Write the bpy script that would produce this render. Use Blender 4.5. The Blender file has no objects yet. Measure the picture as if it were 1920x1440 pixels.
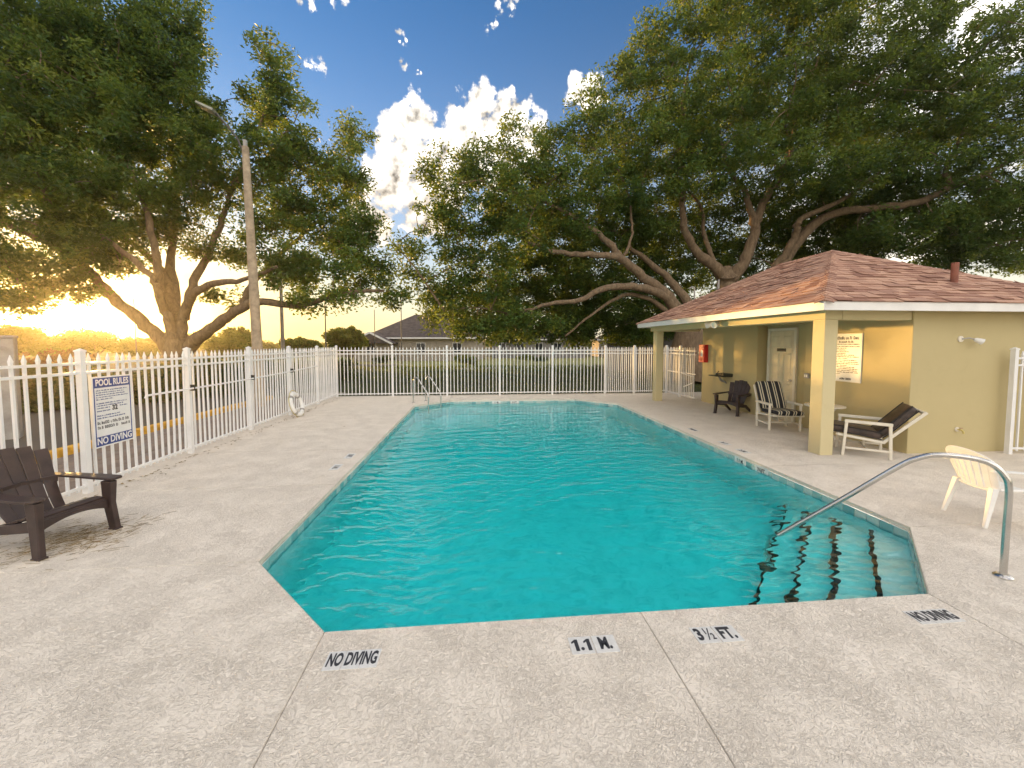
import bpy, bmesh, math, random
import numpy as np
from mathutils import Vector, Matrix
PI = math.pi
R = math.radians
random.seed(7)
scn = bpy.context.scene
COL = scn.collection

# ------------------------------------------------------------------ camera
EYE = 2.0
YAW, PITCH = R(5.166), R(3.094)
FPX = 740.0                      # focal length in pixels of a 1920 wide picture
cam_d = bpy.data.cameras.new('camera')
cam_d.sensor_width = 36.0
cam_d.lens = 36.0 * FPX / 1920.0
cam_d.shift_y = -36.0 / 1920.0
cam_d.clip_start = 0.05
cam_d.clip_end = 3000.0
cam = bpy.data.objects.new('camera', cam_d)
COL.objects.link(cam)
cam.location = (0, 0, EYE)
cam.rotation_euler = (PI / 2 - PITCH, 0, -YAW)
scn.camera = cam

# ------------------------------------------------------------------ light
SUN_AZ, SUN_EL = R(-42.0), R(2.5)
SUN_DIR = Vector((math.sin(SUN_AZ) * math.cos(SUN_EL), math.cos(SUN_AZ) * math.cos(SUN_EL), math.sin(SUN_EL)))
sun_d = bpy.data.lights.new('sun', 'SUN')
sun_d.energy = 1.45
sun_d.angle = R(1.4)
sun_d.color = (1.0, 0.60, 0.20)
sun = bpy.data.objects.new('sun', sun_d)
COL.objects.link(sun)
sun.location = SUN_DIR * 60
sun.rotation_euler = (-SUN_DIR).to_track_quat('-Z', 'Y').to_euler()

SKY_STRENGTH = 0.15
EXPOSURE = 2.68
scn.view_settings.view_transform = 'Standard'
scn.view_settings.look = 'None'
scn.view_settings.gamma = 1.0
scn.view_settings.exposure = EXPOSURE
scn.view_settings.use_curve_mapping = False
cy = scn.cycles
cy.use_denoising = True
cy.max_bounces = 10
cy.transmission_bounces = 8
cy.transparent_max_bounces = 8
cy.diffuse_bounces = 4
cy.glossy_bounces = 4
cy.sample_clamp_indirect = 6.0
cy.use_adaptive_sampling = True
cy.blur_glossy = 0.1

# px -> az / el of a sky direction (used to place clouds)
_s, _c = math.sin(YAW), math.cos(YAW)
_sp, _cp = math.sin(PITCH), math.cos(PITCH)
FWD = Vector((_s * _cp, _c * _cp, -_sp)); RGT = Vector((_c, -_s, 0)); UPV = RGT.cross(FWD)
def at(x, y, depth):
    """world point seen at photo position x, y at that distance along the view axis"""
    return Vector((0, 0, EYE)) + (FWD + RGT * ((x - 960) / FPX) + UPV * ((684 - y) / FPX)) * depth
def azel(x, y):
    d = at(x, y, 1.0) - Vector((0, 0, EYE)); d.normalize()
    return math.atan2(d.x, d.y), math.asin(d.z)

world = bpy.data.worlds.new('World'); scn.world = world
world.use_nodes = True
wt = world.node_tree
for n in list(wt.nodes): wt.nodes.remove(n)
def wn(t, **k):
    n = wt.nodes.new(t)
    for a, v in k.items(): setattr(n, a, v)
    return n
def wlink(a, b): wt.links.new(a, b)
def wmath(op, *args, clamp=False):
    n = wn('ShaderNodeMath', operation=op, use_clamp=clamp)
    for i, a in enumerate(args):
        if isinstance(a, (int, float)): n.inputs[i].default_value = a
        else: wlink(a, n.inputs[i])
    return n.outputs[0]
def wmix(fac, a, b):
    n = wn('ShaderNodeMix', data_type='RGBA')
    for s, v in ((0, fac), (6, a), (7, b)):
        if isinstance(v, (int, float)): n.inputs[s].default_value = v
        elif isinstance(v, tuple): n.inputs[s].default_value = (*v, 1)
        else: wlink(v, n.inputs[s])
    return n.outputs[2]
def wstep(x, lo, hi):
    n = wn('ShaderNodeMapRange', interpolation_type='SMOOTHSTEP')
    wlink(x, n.inputs[0]); n.inputs[1].default_value = lo; n.inputs[2].default_value = hi
    return n.outputs[0]
sky = wn('ShaderNodeTexSky', sky_type='NISHITA')
sky.sun_disc = False
sky.sun_elevation = SUN_EL
sky.sun_rotation = SUN_AZ
sky.altitude = 10; sky.air_density = 1.0; sky.dust_density = 0.6; sky.ozone_density = 1.6
tc = wn('ShaderNodeTexCoord')
sep = wn('ShaderNodeSeparateXYZ'); wlink(tc.outputs['Generated'], sep.inputs[0])
az = wmath('ARCTAN2', sep.outputs[0], sep.outputs[1])
el = wmath('ARCSINE', sep.outputs[2])
comb = wn('ShaderNodeCombineXYZ'); wlink(az, comb.inputs[0]); wlink(el, comb.inputs[1])
P2 = comb.outputs[0]
puffs = [(745, 240, 44), (785, 225, 46), (905, 195, 40), (950, 225, 58), (880, 255, 66), (760, 300, 78), (840, 320, 90),
         (1000, 262, 52), (930, 290, 80), (730, 350, 66), (800, 380, 70), (1080, 168, 30), (1110, 172, 34), (1815, 85, 34), (690, 420, 60)]
_r = random.Random(5)
for (x, y, r) in [(590, 127, 18), (763, 124, 15), (785, 132, 8), (742, 62, 12), (752, 76, 8), (918, 46, 14), (590, 0, 24), (640, 4, 16), (945, 4, 20), (560, 3, 10)]:
    for k in range(3): puffs.append((x + _r.gauss(0, r * .55), y + _r.gauss(0, r * .35), r * _r.uniform(.45, .85)))
NBIG = [p for p in puffs if p[2] > 27]; NSMALL = [p for p in puffs if p[2] <= 27]
def puff_mask(lst):
    mask = None
    for (x, y, r) in lst:
        a, e = azel(x, y)
        a2, e2 = azel(x + r, y)
        rr = math.hypot((a2 - a) * math.cos(e), e2 - e)
        n = wn('ShaderNodeVectorMath', operation='DISTANCE'); wlink(P2, n.inputs[0]); n.inputs[1].default_value = (a, e, 0)
        m = wmath('MULTIPLY_ADD', n.outputs['Value'], -1.0 / rr, 1.0)
        mask = m if mask is None else wmath('MAXIMUM', mask, m)
    return wmath('MAXIMUM', mask, -1.0)
def wnoise(vec, scale, detail, rough, off=(0, 0, 0)):
    mp = wn('ShaderNodeVectorMath', operation='ADD'); wlink(vec, mp.inputs[0]); mp.inputs[1].default_value = off
    n = wn('ShaderNodeTexNoise'); wlink(mp.outputs[0], n.inputs['Vector'])
    n.inputs['Scale'].default_value = scale; n.inputs['Detail'].default_value = detail; n.inputs['Roughness'].default_value = rough
    return n.outputs[0]
nA = wnoise(P2, 24.0, 8.0, 0.60); nB = wnoise(P2, 75.0, 7.0, 0.62, (0.3, 0.1, 0))
denA = wmath('MULTIPLY_ADD', wmath('SUBTRACT', nA, 0.5), 2.7, wmath('MULTIPLY', puff_mask(NBIG), 1.35))
denB = wmath('MULTIPLY_ADD', wmath('SUBTRACT', nB, 0.54), 5.2, wmath('MULTIPLY', puff_mask(NSMALL), 1.3))
cover = wmath('MAXIMUM', wstep(denA, 0.10, 0.50), wmath('MULTIPLY', wstep(denB, 0.1, 1.1), 0.85))
n2 = wnoise(P2, 24.0, 5.0, 0.55)
n3 = wnoise(P2, 24.0, 5.0, 0.55, (0.010, -0.016, 0))
relief = wmath('MULTIPLY_ADD', wmath('SUBTRACT', n2, n3), 2.6, 0.76)
low = wstep(el, 0.20, 0.46)                      # cloud tops brighter than their bases
dt0 = wn('ShaderNodeVectorMath', operation='DOT_PRODUCT'); wlink(tc.outputs['Generated'], dt0.inputs[0]); dt0.inputs[1].default_value = SUN_DIR
front = wstep(wmath('MULTIPLY', dt0.outputs['Value'], -1.0), -0.62, 0.35)   # clouds opposite the sun, out of view, boosted as fill light for the deck
bright = wmath('MULTIPLY', relief, wmath('MULTIPLY_ADD', low, 0.42, 0.66))
bright = wmath('MULTIPLY', bright, wmath('MULTIPLY_ADD', front, 2.0, 1.0))
ccol = wmix(low, (1.0, 0.87, 0.72), (1.0, 0.92, 0.81))
cl = wn('ShaderNodeVectorMath', operation='SCALE'); wlink(ccol, cl.inputs[0])
wlink(wmath('MULTIPLY', bright, 2.05), cl.inputs['Scale'])
# bright scattered cloud added outside the view as fill light, cleared inside it
vd = wn('ShaderNodeVectorMath', operation='MULTIPLY'); wlink(tc.outputs['Generated'], vd.inputs[0]); vd.inputs[1].default_value = (1, 1, 2.0)
nb = wnoise(vd.outputs[0], 3.4, 7.0, 0.6, (3.1, 1.7, 0.4))
clear = wn('ShaderNodeVectorMath', operation='DOT_PRODUCT'); wlink(tc.outputs['Generated'], clear.inputs[0])
_v = at(880, 160, 1.0) - Vector((0, 0, EYE)); _v.normalize(); clear.inputs[1].default_value = _v
open_ = wmath('SUBTRACT', 1.0, wstep(clear.outputs['Value'], 0.62, 0.86))
fill_cloud = wmath('MULTIPLY', wmath('MULTIPLY', wstep(nb, 0.42, 0.60), 0.85), open_)
cover = wmath('MAXIMUM', cover, fill_cloud)
# glow of the low sun in the hazy air round it
dt = wn('ShaderNodeVectorMath', operation='DOT_PRODUCT'); wlink(tc.outputs['Generated'], dt.inputs[0]); dt.inputs[1].default_value = SUN_DIR
cosd = wmath('MAXIMUM', dt.outputs['Value'], 0.0)
g1 = wmath('POWER', cosd, 30.0)
g2 = wmath('POWER', cosd, 1800.0)
glow = wmath('ADD', wmath('MULTIPLY', g1, 0.5), wmath('MULTIPLY', g2, 20.0))
gv = wn('ShaderNodeVectorMath', operation='SCALE'); gv.inputs[0].default_value = (1.0, 0.52, 0.10); wlink(glow, gv.inputs['Scale'])
# pale haze towards the horizon
hz = wmath('POWER', wmath('SUBTRACT', 1.0, wmath('ABSOLUTE', sep.outputs[2])), 4.2)
skyc = wn('ShaderNodeVectorMath', operation='MULTIPLY'); wlink(sky.outputs[0], skyc.inputs[0]); skyc.inputs[1].default_value = (0.122, 0.305, 0.53)
hcol = wmix(wmath('POWER', cosd, 5.0), (1.75, 1.52, 1.18), (1.15, 0.68, 0.23))
hzmix = wmix(wmath('MULTIPLY', hz, 0.92), skyc.outputs[0], hcol)
withcloud = wmix(cover, hzmix, cl.outputs[0])
addg = wn('ShaderNodeVectorMath', operation='ADD'); wlink(withcloud, addg.inputs[0]); wlink(gv.outputs[0], addg.inputs[1])
bg = wn('ShaderNodeBackground'); wlink(addg.outputs[0], bg.inputs[0]); bg.inputs[1].default_value = SKY_STRENGTH
wo = wn('ShaderNodeOutputWorld'); wlink(bg.outputs[0], wo.inputs[0])
world.cycles.sampling_method = 'MANUAL'; world.cycles.sample_map_resolution = 1024

# ------------------------------------------------------------------ materials
MATS = {}
class NT:
    def __init__(s, name):
        s.m = bpy.data.materials.new(name); s.m.use_nodes = True
        s.t = s.m.node_tree; s.b = s.t.nodes['Principled BSDF']; s.out = s.t.nodes['Material Output']
        MATS[name] = s.m
    def n(s, t, **k):
        x = s.t.nodes.new(t)
        for a, v in k.items(): setattr(x, a, v)
        return x
    def l(s, a, b): s.t.links.new(a, b)
    def coord(s, kind='Object'):
        return s.n('ShaderNodeTexCoord').outputs[kind]
    def noise(s, scale, detail=4, rough=0.55, dist=0.0, vec=None, kind='Object'):
        x = s.n('ShaderNodeTexNoise'); s.l(vec if vec is not None else s.coord(kind), x.inputs['Vector'])
        x.inputs['Scale'].default_value = scale; x.inputs['Detail'].default_value = detail
        x.inputs['Roughness'].default_value = rough; x.inputs['Distortion'].default_value = dist
        return x.outputs[0]
    def math(s, op, *a, clamp=False):
        x = s.n('ShaderNodeMath', operation=op, use_clamp=clamp)
        for i, v in enumerate(a):
            if isinstance(v, (int, float)): x.inputs[i].default_value = v
            else: s.l(v, x.inputs[i])
        return x.outputs[0]
    def ramp(s, fac, stops):
        x = s.n('ShaderNodeValToRGB'); s.l(fac, x.inputs[0])
        e = x.color_ramp.elements
        while len(e) < len(stops): e.new(0.5)
        for i, (p, c) in enumerate(stops):
            e[i].position = p; e[i].color = (*c, 1) if isinstance(c, tuple) else (c, c, c, 1)
        return x.outputs[0]
    def mix(s, fac, a, b, blend='MIX'):
        x = s.n('ShaderNodeMix', data_type='RGBA', blend_type=blend)
        for i, v in ((0, fac), (6, a), (7, b)):
            if isinstance(v, (int, float)): x.inputs[i].default_value = v
            elif isinstance(v, tuple): x.inputs[i].default_value = (*v, 1)
            else: s.l(v, x.inputs[i])
        return x.outputs[2]
    def bump(s, h, strength=0.5, dist=0.01):
        x = s.n('ShaderNodeBump'); s.l(h, x.inputs['Height'])
        x.inputs['Strength'].default_value = strength; x.inputs['Distance'].default_value = dist
        s.l(x.outputs[0], s.b.inputs['Normal'])
    def col(s, c):
        if isinstance(c, tuple): s.b.inputs['Base Color'].default_value = (*c, 1)
        else: s.l(c, s.b.inputs['Base Color'])
        return s
    def set(s, **k):
        for a, v in k.items():
            s.b.inputs[a.replace('_', ' ')].default_value = v
        return s

def plain(name, c, rough=0.6, metal=0.0, var=0.12, scale=6.0, bump=0.0, bscale=120.0):
    s = NT(name)
    f = s.noise(scale, 5, 0.6)
    dark = tuple(v * (1 - var * 1.6) for v in c); lite = tuple(min(1, v * (1 + var)) for v in c)
    s.col(s.ramp(f, [(0.3, dark), (0.7, lite)]))
    s.set(Roughness=rough, Metallic=metal)
    if bump > 0: s.bump(s.noise(bscale, 3), bump, 0.003)
    return s.m

def m_deck():
    s = NT('deck_texture')
    v = s.coord('Object')
    n = s.noise(24.0, 3.0, 0.6, 2.2, v)
    plate = s.ramp(n, [(0.40, 0.0), (0.47, 0.8), (0.60, 1.0)])
    line = s.ramp(s.math('ABSOLUTE', s.math('SUBTRACT', s.noise(21.0, 2.0, 0.6, 2.6, v), 0.5)), [(0.0, 1.0), (0.030, 0.75), (0.085, 0.0)])
    area = s.ramp(s.noise(2.6, 4, 0.6, 0, v), [(0.36, 0.15), (0.60, 1.0)])
    line = s.math('MULTIPLY', line, area)
    grit = s.noise(420.0, 2, 0.6, 0, v)
    stain = s.noise(0.9, 6, 0.65, 0.4, v)
    c = s.mix(stain, (0.79, 0.70, 0.585), (0.87, 0.785, 0.67))
    c = s.mix(s.math('MULTIPLY', s.math('SUBTRACT', 1.0, plate), 0.14), c, (0.40, 0.34, 0.27))
    c = s.mix(s.math('MULTIPLY', line, 0.30), c, (0.36, 0.29, 0.22))
    spot = s.ramp(s.noise(4.0, 6, 0.7, 0, v), [(0.62, 0.0), (0.80, 1.0)])
    c = s.mix(s.math('MULTIPLY', spot, 0.16), c, (0.40, 0.31, 0.21))
    s.col(c); s.set(Roughness=0.82)
    h = s.math('SUBTRACT', s.math('ADD', plate, s.math('MULTIPLY', grit, 0.2)), s.math('MULTIPLY', line, 0.8))
    s.bump(h, 0.8, 0.006)
    return s.m
M_deck = m_deck()
M_joint = plain('joint_filler', (0.44, 0.38, 0.31), 0.9)
M_white_metal = plain('white_powder_coat', (0.80, 0.79, 0.77), 0.35, 0.0, 0.05, 3.0)
M_pvc = plain('cream_pvc', (0.74, 0.68, 0.56), 0.4, 0, 0.08, 5)
M_white_plastic = plain('white_plastic', (0.82, 0.80, 0.76), 0.35, 0, 0.05, 6)
M_brown_plastic = plain('brown_resin', (0.045, 0.027, 0.024), 0.42, 0, 0.25, 9, 0.15, 260)
def m_stucco(name, c1, c2):
    s = NT(name)
    v = s.coord('Object')
    c = s.mix(s.noise(1.3, 5, 0.6, 0, v), c1, c2)
    z = s.n('ShaderNodeSeparateXYZ'); s.l(v, z.inputs[0])
    drip = s.noise(3.0, 4, 0.7, 0.3, v)
    c = s.mix(s.math('MULTIPLY', s.ramp(drip, [(0.55, 0.0), (0.8, 1.0)]), 0.16), c, (0.30, 0.24, 0.12))
    s.col(c); s.set(Roughness=0.85)
    s.bump(s.noise(55.0, 5, 0.65, 0.2, v), 0.3, 0.006)
    return s.m
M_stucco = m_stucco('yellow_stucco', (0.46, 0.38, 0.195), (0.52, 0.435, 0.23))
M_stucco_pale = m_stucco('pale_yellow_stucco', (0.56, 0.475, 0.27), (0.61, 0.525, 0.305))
M_fascia = plain('white_fascia_paint', (0.80, 0.78, 0.74), 0.5, 0, 0.06, 2.0)
def m_shingle():
    s = NT('shingle_granules')
    g = s.n('ShaderNodeNewGeometry').outputs['Random Per Island']
    o = s.n('ShaderNodeObjectInfo').outputs['Random']
    r = s.math('FRACT', s.math('ADD', g, s.math('MULTIPLY', o, 1.7)))
    c = s.ramp(r, [(0.0, (0.30, 0.135, 0.085)), (0.3, (0.52, 0.275, 0.18)), (0.65, (0.68, 0.40, 0.27)), (1.0, (0.42, 0.22, 0.15))])
    gr = s.noise(240.0, 2, 0.7)
    c = s.mix(s.ramp(gr, [(0.35, 0.0), (0.7, 1.0)]), s.mix(0.3, c, (0.08, 0.045, 0.035)), c)
    c = s.mix(s.math('MULTIPLY', s.noise(1.1, 4, 0.6), 0.35), c, (0.10, 0.07, 0.055))
    s.col(c); s.set(Roughness=0.9); s.bump(gr, 0.5, 0.004)
    return s.m
M_shingle = m_shingle()
M_steel = plain('stainless_steel', (0.60, 0.585, 0.56), 0.22, 1.0, 0.06, 3)
M_dark = plain('dark_metal', (0.035, 0.037, 0.035), 0.45, 0.3)
M_bark = None
def m_bark():
    s = NT('oak_bark'); v = s.coord('Object')
    mp = s.n('ShaderNodeMapping'); s.l(v, mp.inputs[0]); mp.inputs['Scale'].default_value = (1, 1, 0.35)
    a = s.noise(9.0, 7, 0.68, 0.6, mp.outputs[0])
    b = s.noise(1.1, 4, 0.6, 0, v)
    c = s.ramp(a, [(0.3, (0.055, 0.036, 0.022)), (0.55, (0.20, 0.135, 0.08)), (0.8, (0.33, 0.24, 0.155))])
    c = s.mix(s.math('MULTIPLY', b, 0.5), c, (0.23, 0.165, 0.10))
    s.col(c); s.set(Roughness=0.95); s.bump(a, 0.8, 0.05)
    return s.m
M_bark = m_bark()
def m_leaf(name, stops, trans=0.45, tcol=(0.38, 0.42, 0.04)):
    s = NT(name)
    at_ = s.n('ShaderNodeAttribute', attribute_name='tint')
    c = s.ramp(at_.outputs['Fac'], stops)
    s.col(c); s.set(Roughness=0.5); s.b.inputs['Specular IOR Level'].default_value = 0.30
    tr = s.n('ShaderNodeBsdfTranslucent')
    s.l(s.mix(0.55, c, tcol), tr.inputs[0])
    mx = s.n('ShaderNodeMixShader'); mx.inputs[0].default_value = trans
    s.l(s.b.outputs[0], mx.inputs[1]); s.l(tr.outputs[0], mx.inputs[2]); s.l(mx.outputs[0], s.out.inputs[0])
    return s.m
M_leaf = m_leaf('oak_leaf', [(0.0, (0.010, 0.028, 0.009)), (0.38, (0.034, 0.085, 0.022)), (0.70, (0.100, 0.170, 0.036)), (1.0, (0.27, 0.28, 0.05))], 0.42, (0.40, 0.46, 0.04))
M_leaf2 = m_leaf('shrub_leaf', [(0.0, (0.045, 0.065, 0.016)), (0.5, (0.12, 0.14, 0.026)), (1.0, (0.24, 0.23, 0.05))], 0.55)
M_leaf_dark = m_leaf('hedge_leaf', [(0.0, (0.015, 0.030, 0.010)), (0.6, (0.035, 0.060, 0.018)), (1.0, (0.07, 0.10, 0.025))], 0.3)
M_leaf_red = m_leaf('red_shrub_leaf', [(0.0, (0.06, 0.05, 0.015)), (0.6, (0.16, 0.07, 0.03)), (1.0, (0.28, 0.13, 0.06))], 0.35, (0.5, 0.12, 0.03))
M_grassblade = m_leaf('grass_blade', [(0.0, (0.025, 0.035, 0.010)), (0.6, (0.06, 0.075, 0.018)), (1.0, (0.14, 0.14, 0.035))], 0.4)
def m_lawn():
    s = NT('lawn'); v = s.coord('Object')
    a = s.noise(0.35, 6, 0.65, 0, v); b = s.noise(28.0, 4, 0.7, 0, v)
    c = s.ramp(a, [(0.3, (0.026, 0.036, 0.010)), (0.6, (0.05, 0.06, 0.016)), (0.8, (0.10, 0.10, 0.03))])
    c = s.mix(s.math('MULTIPLY', b, 0.6), c, (0.05, 0.05, 0.02))
    s.col(c); s.set(Roughness=0.95); s.bump(b, 0.8, 0.06)
    return s.m
M_lawn = m_lawn()
def m_asphalt(name, c, sc=90):
    s = NT(name); v = s.coord('Object')
    a = s.noise(sc, 3, 0.7, 0, v); b = s.noise(0.7, 5, 0.6, 0.5, v)
    k = s.ramp(a, [(0.3, tuple(x * 0.6 for x in c)), (0.7, tuple(x * 1.4 for x in c))])
    k = s.mix(s.math('MULTIPLY', b, 0.5), k, tuple(x * 0.7 for x in c))
    s.col(k); s.set(Roughness=0.9); s.bump(a, 0.4, 0.01)
    return s.m
M_asphalt = m_asphalt('asphalt', (0.105, 0.085, 0.066))
M_paver = None
def m_objvar(name, stops, rough=0.85, bump=0.4, sc=60):
    s = NT(name)
    o = s.n('ShaderNodeObjectInfo').outputs['Random']
    c = s.ramp(o, stops); n = s.noise(sc, 4, 0.65)
    c = s.mix(s.math('MULTIPLY', n, 0.5), c, tuple(x * 0.55 for x in stops[0][1]))
    s.col(c); s.set(Roughness=rough); s.bump(n, bump, 0.004)
    return s.m
M_paver = m_objvar('clay_paver', [(0.0, (0.20, 0.15, 0.115)), (0.5, (0.28, 0.21, 0.165)), (1.0, (0.24, 0.20, 0.17))])
M_tile = m_objvar('waterline_tile', [(0.0, (0.16, 0.36, 0.37)), (0.4, (0.26, 0.48, 0.47)), (0.75, (0.42, 0.56, 0.53)), (1.0, (0.55, 0.62, 0.57))], 0.15, 0.05)
M_yellow_paint = plain('yellow_kerb_paint', (0.62, 0.33, 0.03), 0.7, 0, 0.3, 7, 0.3, 60)
M_concrete = plain('concrete', (0.36, 0.34, 0.31), 0.85, 0, 0.2, 3, 0.3, 60)
M_path = plain('path_concrete', (0.50, 0.47, 0.42), 0.85, 0, 0.15, 2)
M_plaster = None
def m_plaster():
    s = NT('pool_plaster'); v = s.coord('Object')
    a = s.noise(5.5, 6, 0.65, 0.8, v)
    s.col(s.ramp(a, [(0.34, (0.62, 0.74, 0.71)), (0.5, (0.82, 0.89, 0.85)), (0.66, (0.93, 0.95, 0.92))])); s.set(Roughness=0.7)
    return s.m
M_plaster = m_plaster()
M_black_tile = plain('black_tile', (0.008, 0.010, 0.011), 0.9)
def m_water():
    s = NT('pool_water')
    s.t.nodes.remove(s.b)
    rf = s.n('ShaderNodeBsdfRefraction'); rf.inputs['Color'].default_value = (1, 1, 1, 1); rf.inputs['IOR'].default_value = 1.33; rf.inputs['Roughness'].default_value = 0.0
    gl = s.n('ShaderNodeBsdfGlossy'); gl.inputs['Color'].default_value = (1, 1, 1, 1); gl.inputs['Roughness'].default_value = 0.0
    fr = s.n('ShaderNodeFresnel'); fr.inputs['IOR'].default_value = 1.33
    mx = s.n('ShaderNodeMixShader'); s.l(fr.outputs[0], mx.inputs[0]); s.l(rf.outputs[0], mx.inputs[1]); s.l(gl.outputs[0], mx.inputs[2])
    s.l(mx.outputs[0], s.out.inputs['Surface'])
    va = s.n('ShaderNodeVolumeAbsorption'); va.inputs['Color'].default_value = (0.0, 0.945, 0.96, 1); va.inputs['Density'].default_value = 1.05
    s.l(va.outputs[0], s.out.inputs['Volume'])
    return s.m
M_water = m_water()
M_red = plain('red_enamel', (0.62, 0.025, 0.02), 0.35, 0, 0.1)
M_sign_white = plain('sign_white', (0.78, 0.78, 0.76), 0.4, 0, 0.04)
M_sign_blue = plain('sign_blue', (0.025, 0.055, 0.23), 0.4, 0, 0.1)
M_ink = plain('dark_ink', (0.035, 0.035, 0.04), 0.6, 0, 0.1)
M_marker = plain('marker_tile_white', (0.70, 0.68, 0.64), 0.3, 0, 0.08, 20)
M_door = plain('door_cream_paint', (0.68, 0.60, 0.42), 0.45, 0, 0.06)
M_frame_white = plain('door_frame_paint', (0.78, 0.73, 0.60), 0.45, 0, 0.05)
M_glass_dark = plain('dark_window_glass', (0.03, 0.035, 0.04), 0.08)
M_grey_wall = plain('grey_house_wall', (0.22, 0.205, 0.20), 0.85, 0, 0.1, 1.2, 0.3, 30)
M_tan_wall = plain('tan_house_wall', (0.36, 0.31, 0.25), 0.85, 0, 0.1, 1.2, 0.3, 30)
M_roof_dark = plain('dark_roof_shingles', (0.085, 0.068, 0.062), 0.92, 0, 0.3, 2.2, 0.6, 20)
M_pole = plain('weathered_wood_pole', (0.40, 0.31, 0.21), 0.85, 0, 0.25, 5, 0.4, 40)
M_pole_dark = plain('dark_pole_paint', (0.10, 0.095, 0.085), 0.6, 0.2)
M_lamp = plain('lamp_head_paint', (0.30, 0.30, 0.24), 0.5, 0.2)
M_rust = plain('vent_pipe_paint', (0.28, 0.10, 0.06), 0.7, 0, 0.2)
M_green_dark = plain('dark_green_enamel', (0.035, 0.04, 0.03), 0.5)
M_rope = plain('yellow_rope', (0.55, 0.45, 0.15), 0.8)
def m_stripe():
    s = NT('striped_fabric')
    sp = s.n('ShaderNodeSeparateXYZ'); s.l(s.coord('Object'), sp.inputs[0])
    ph = s.math('FRACT', s.math('MULTIPLY_ADD', sp.outputs[0], 1 / 0.155, 5.18))
    c = s.ramp(ph, [(0.0, (0.018, 0.02, 0.025)), (0.40, (0.018, 0.02, 0.025)), (0.41, (0.62, 0.56, 0.42)), (0.54, (0.62, 0.56, 0.42)), (0.55, (0.03, 0.045, 0.045)), (0.72, (0.03, 0.045, 0.045)), (0.73, (0.62, 0.56, 0.42)), (0.86, (0.62, 0.56, 0.42)), (0.87, (0.018, 0.02, 0.025)), (1.0, (0.018, 0.02, 0.025))])
    s.col(c); s.set(Roughness=0.9); s.bump(s.noise(30, 4), 0.4, 0.01)
    return s.m
M_stripe = m_stripe()
M_brown_cushion = plain('brown_vinyl', (0.055, 0.036, 0.028), 0.45, 0, 0.6, 7, 0.6, 18)
M_black_piping = plain('black_piping', (0.012, 0.010, 0.010), 0.5)
M_straw = plain('dry_straw', (0.32, 0.22, 0.09), 0.9, 0, 0.4, 20)

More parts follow.
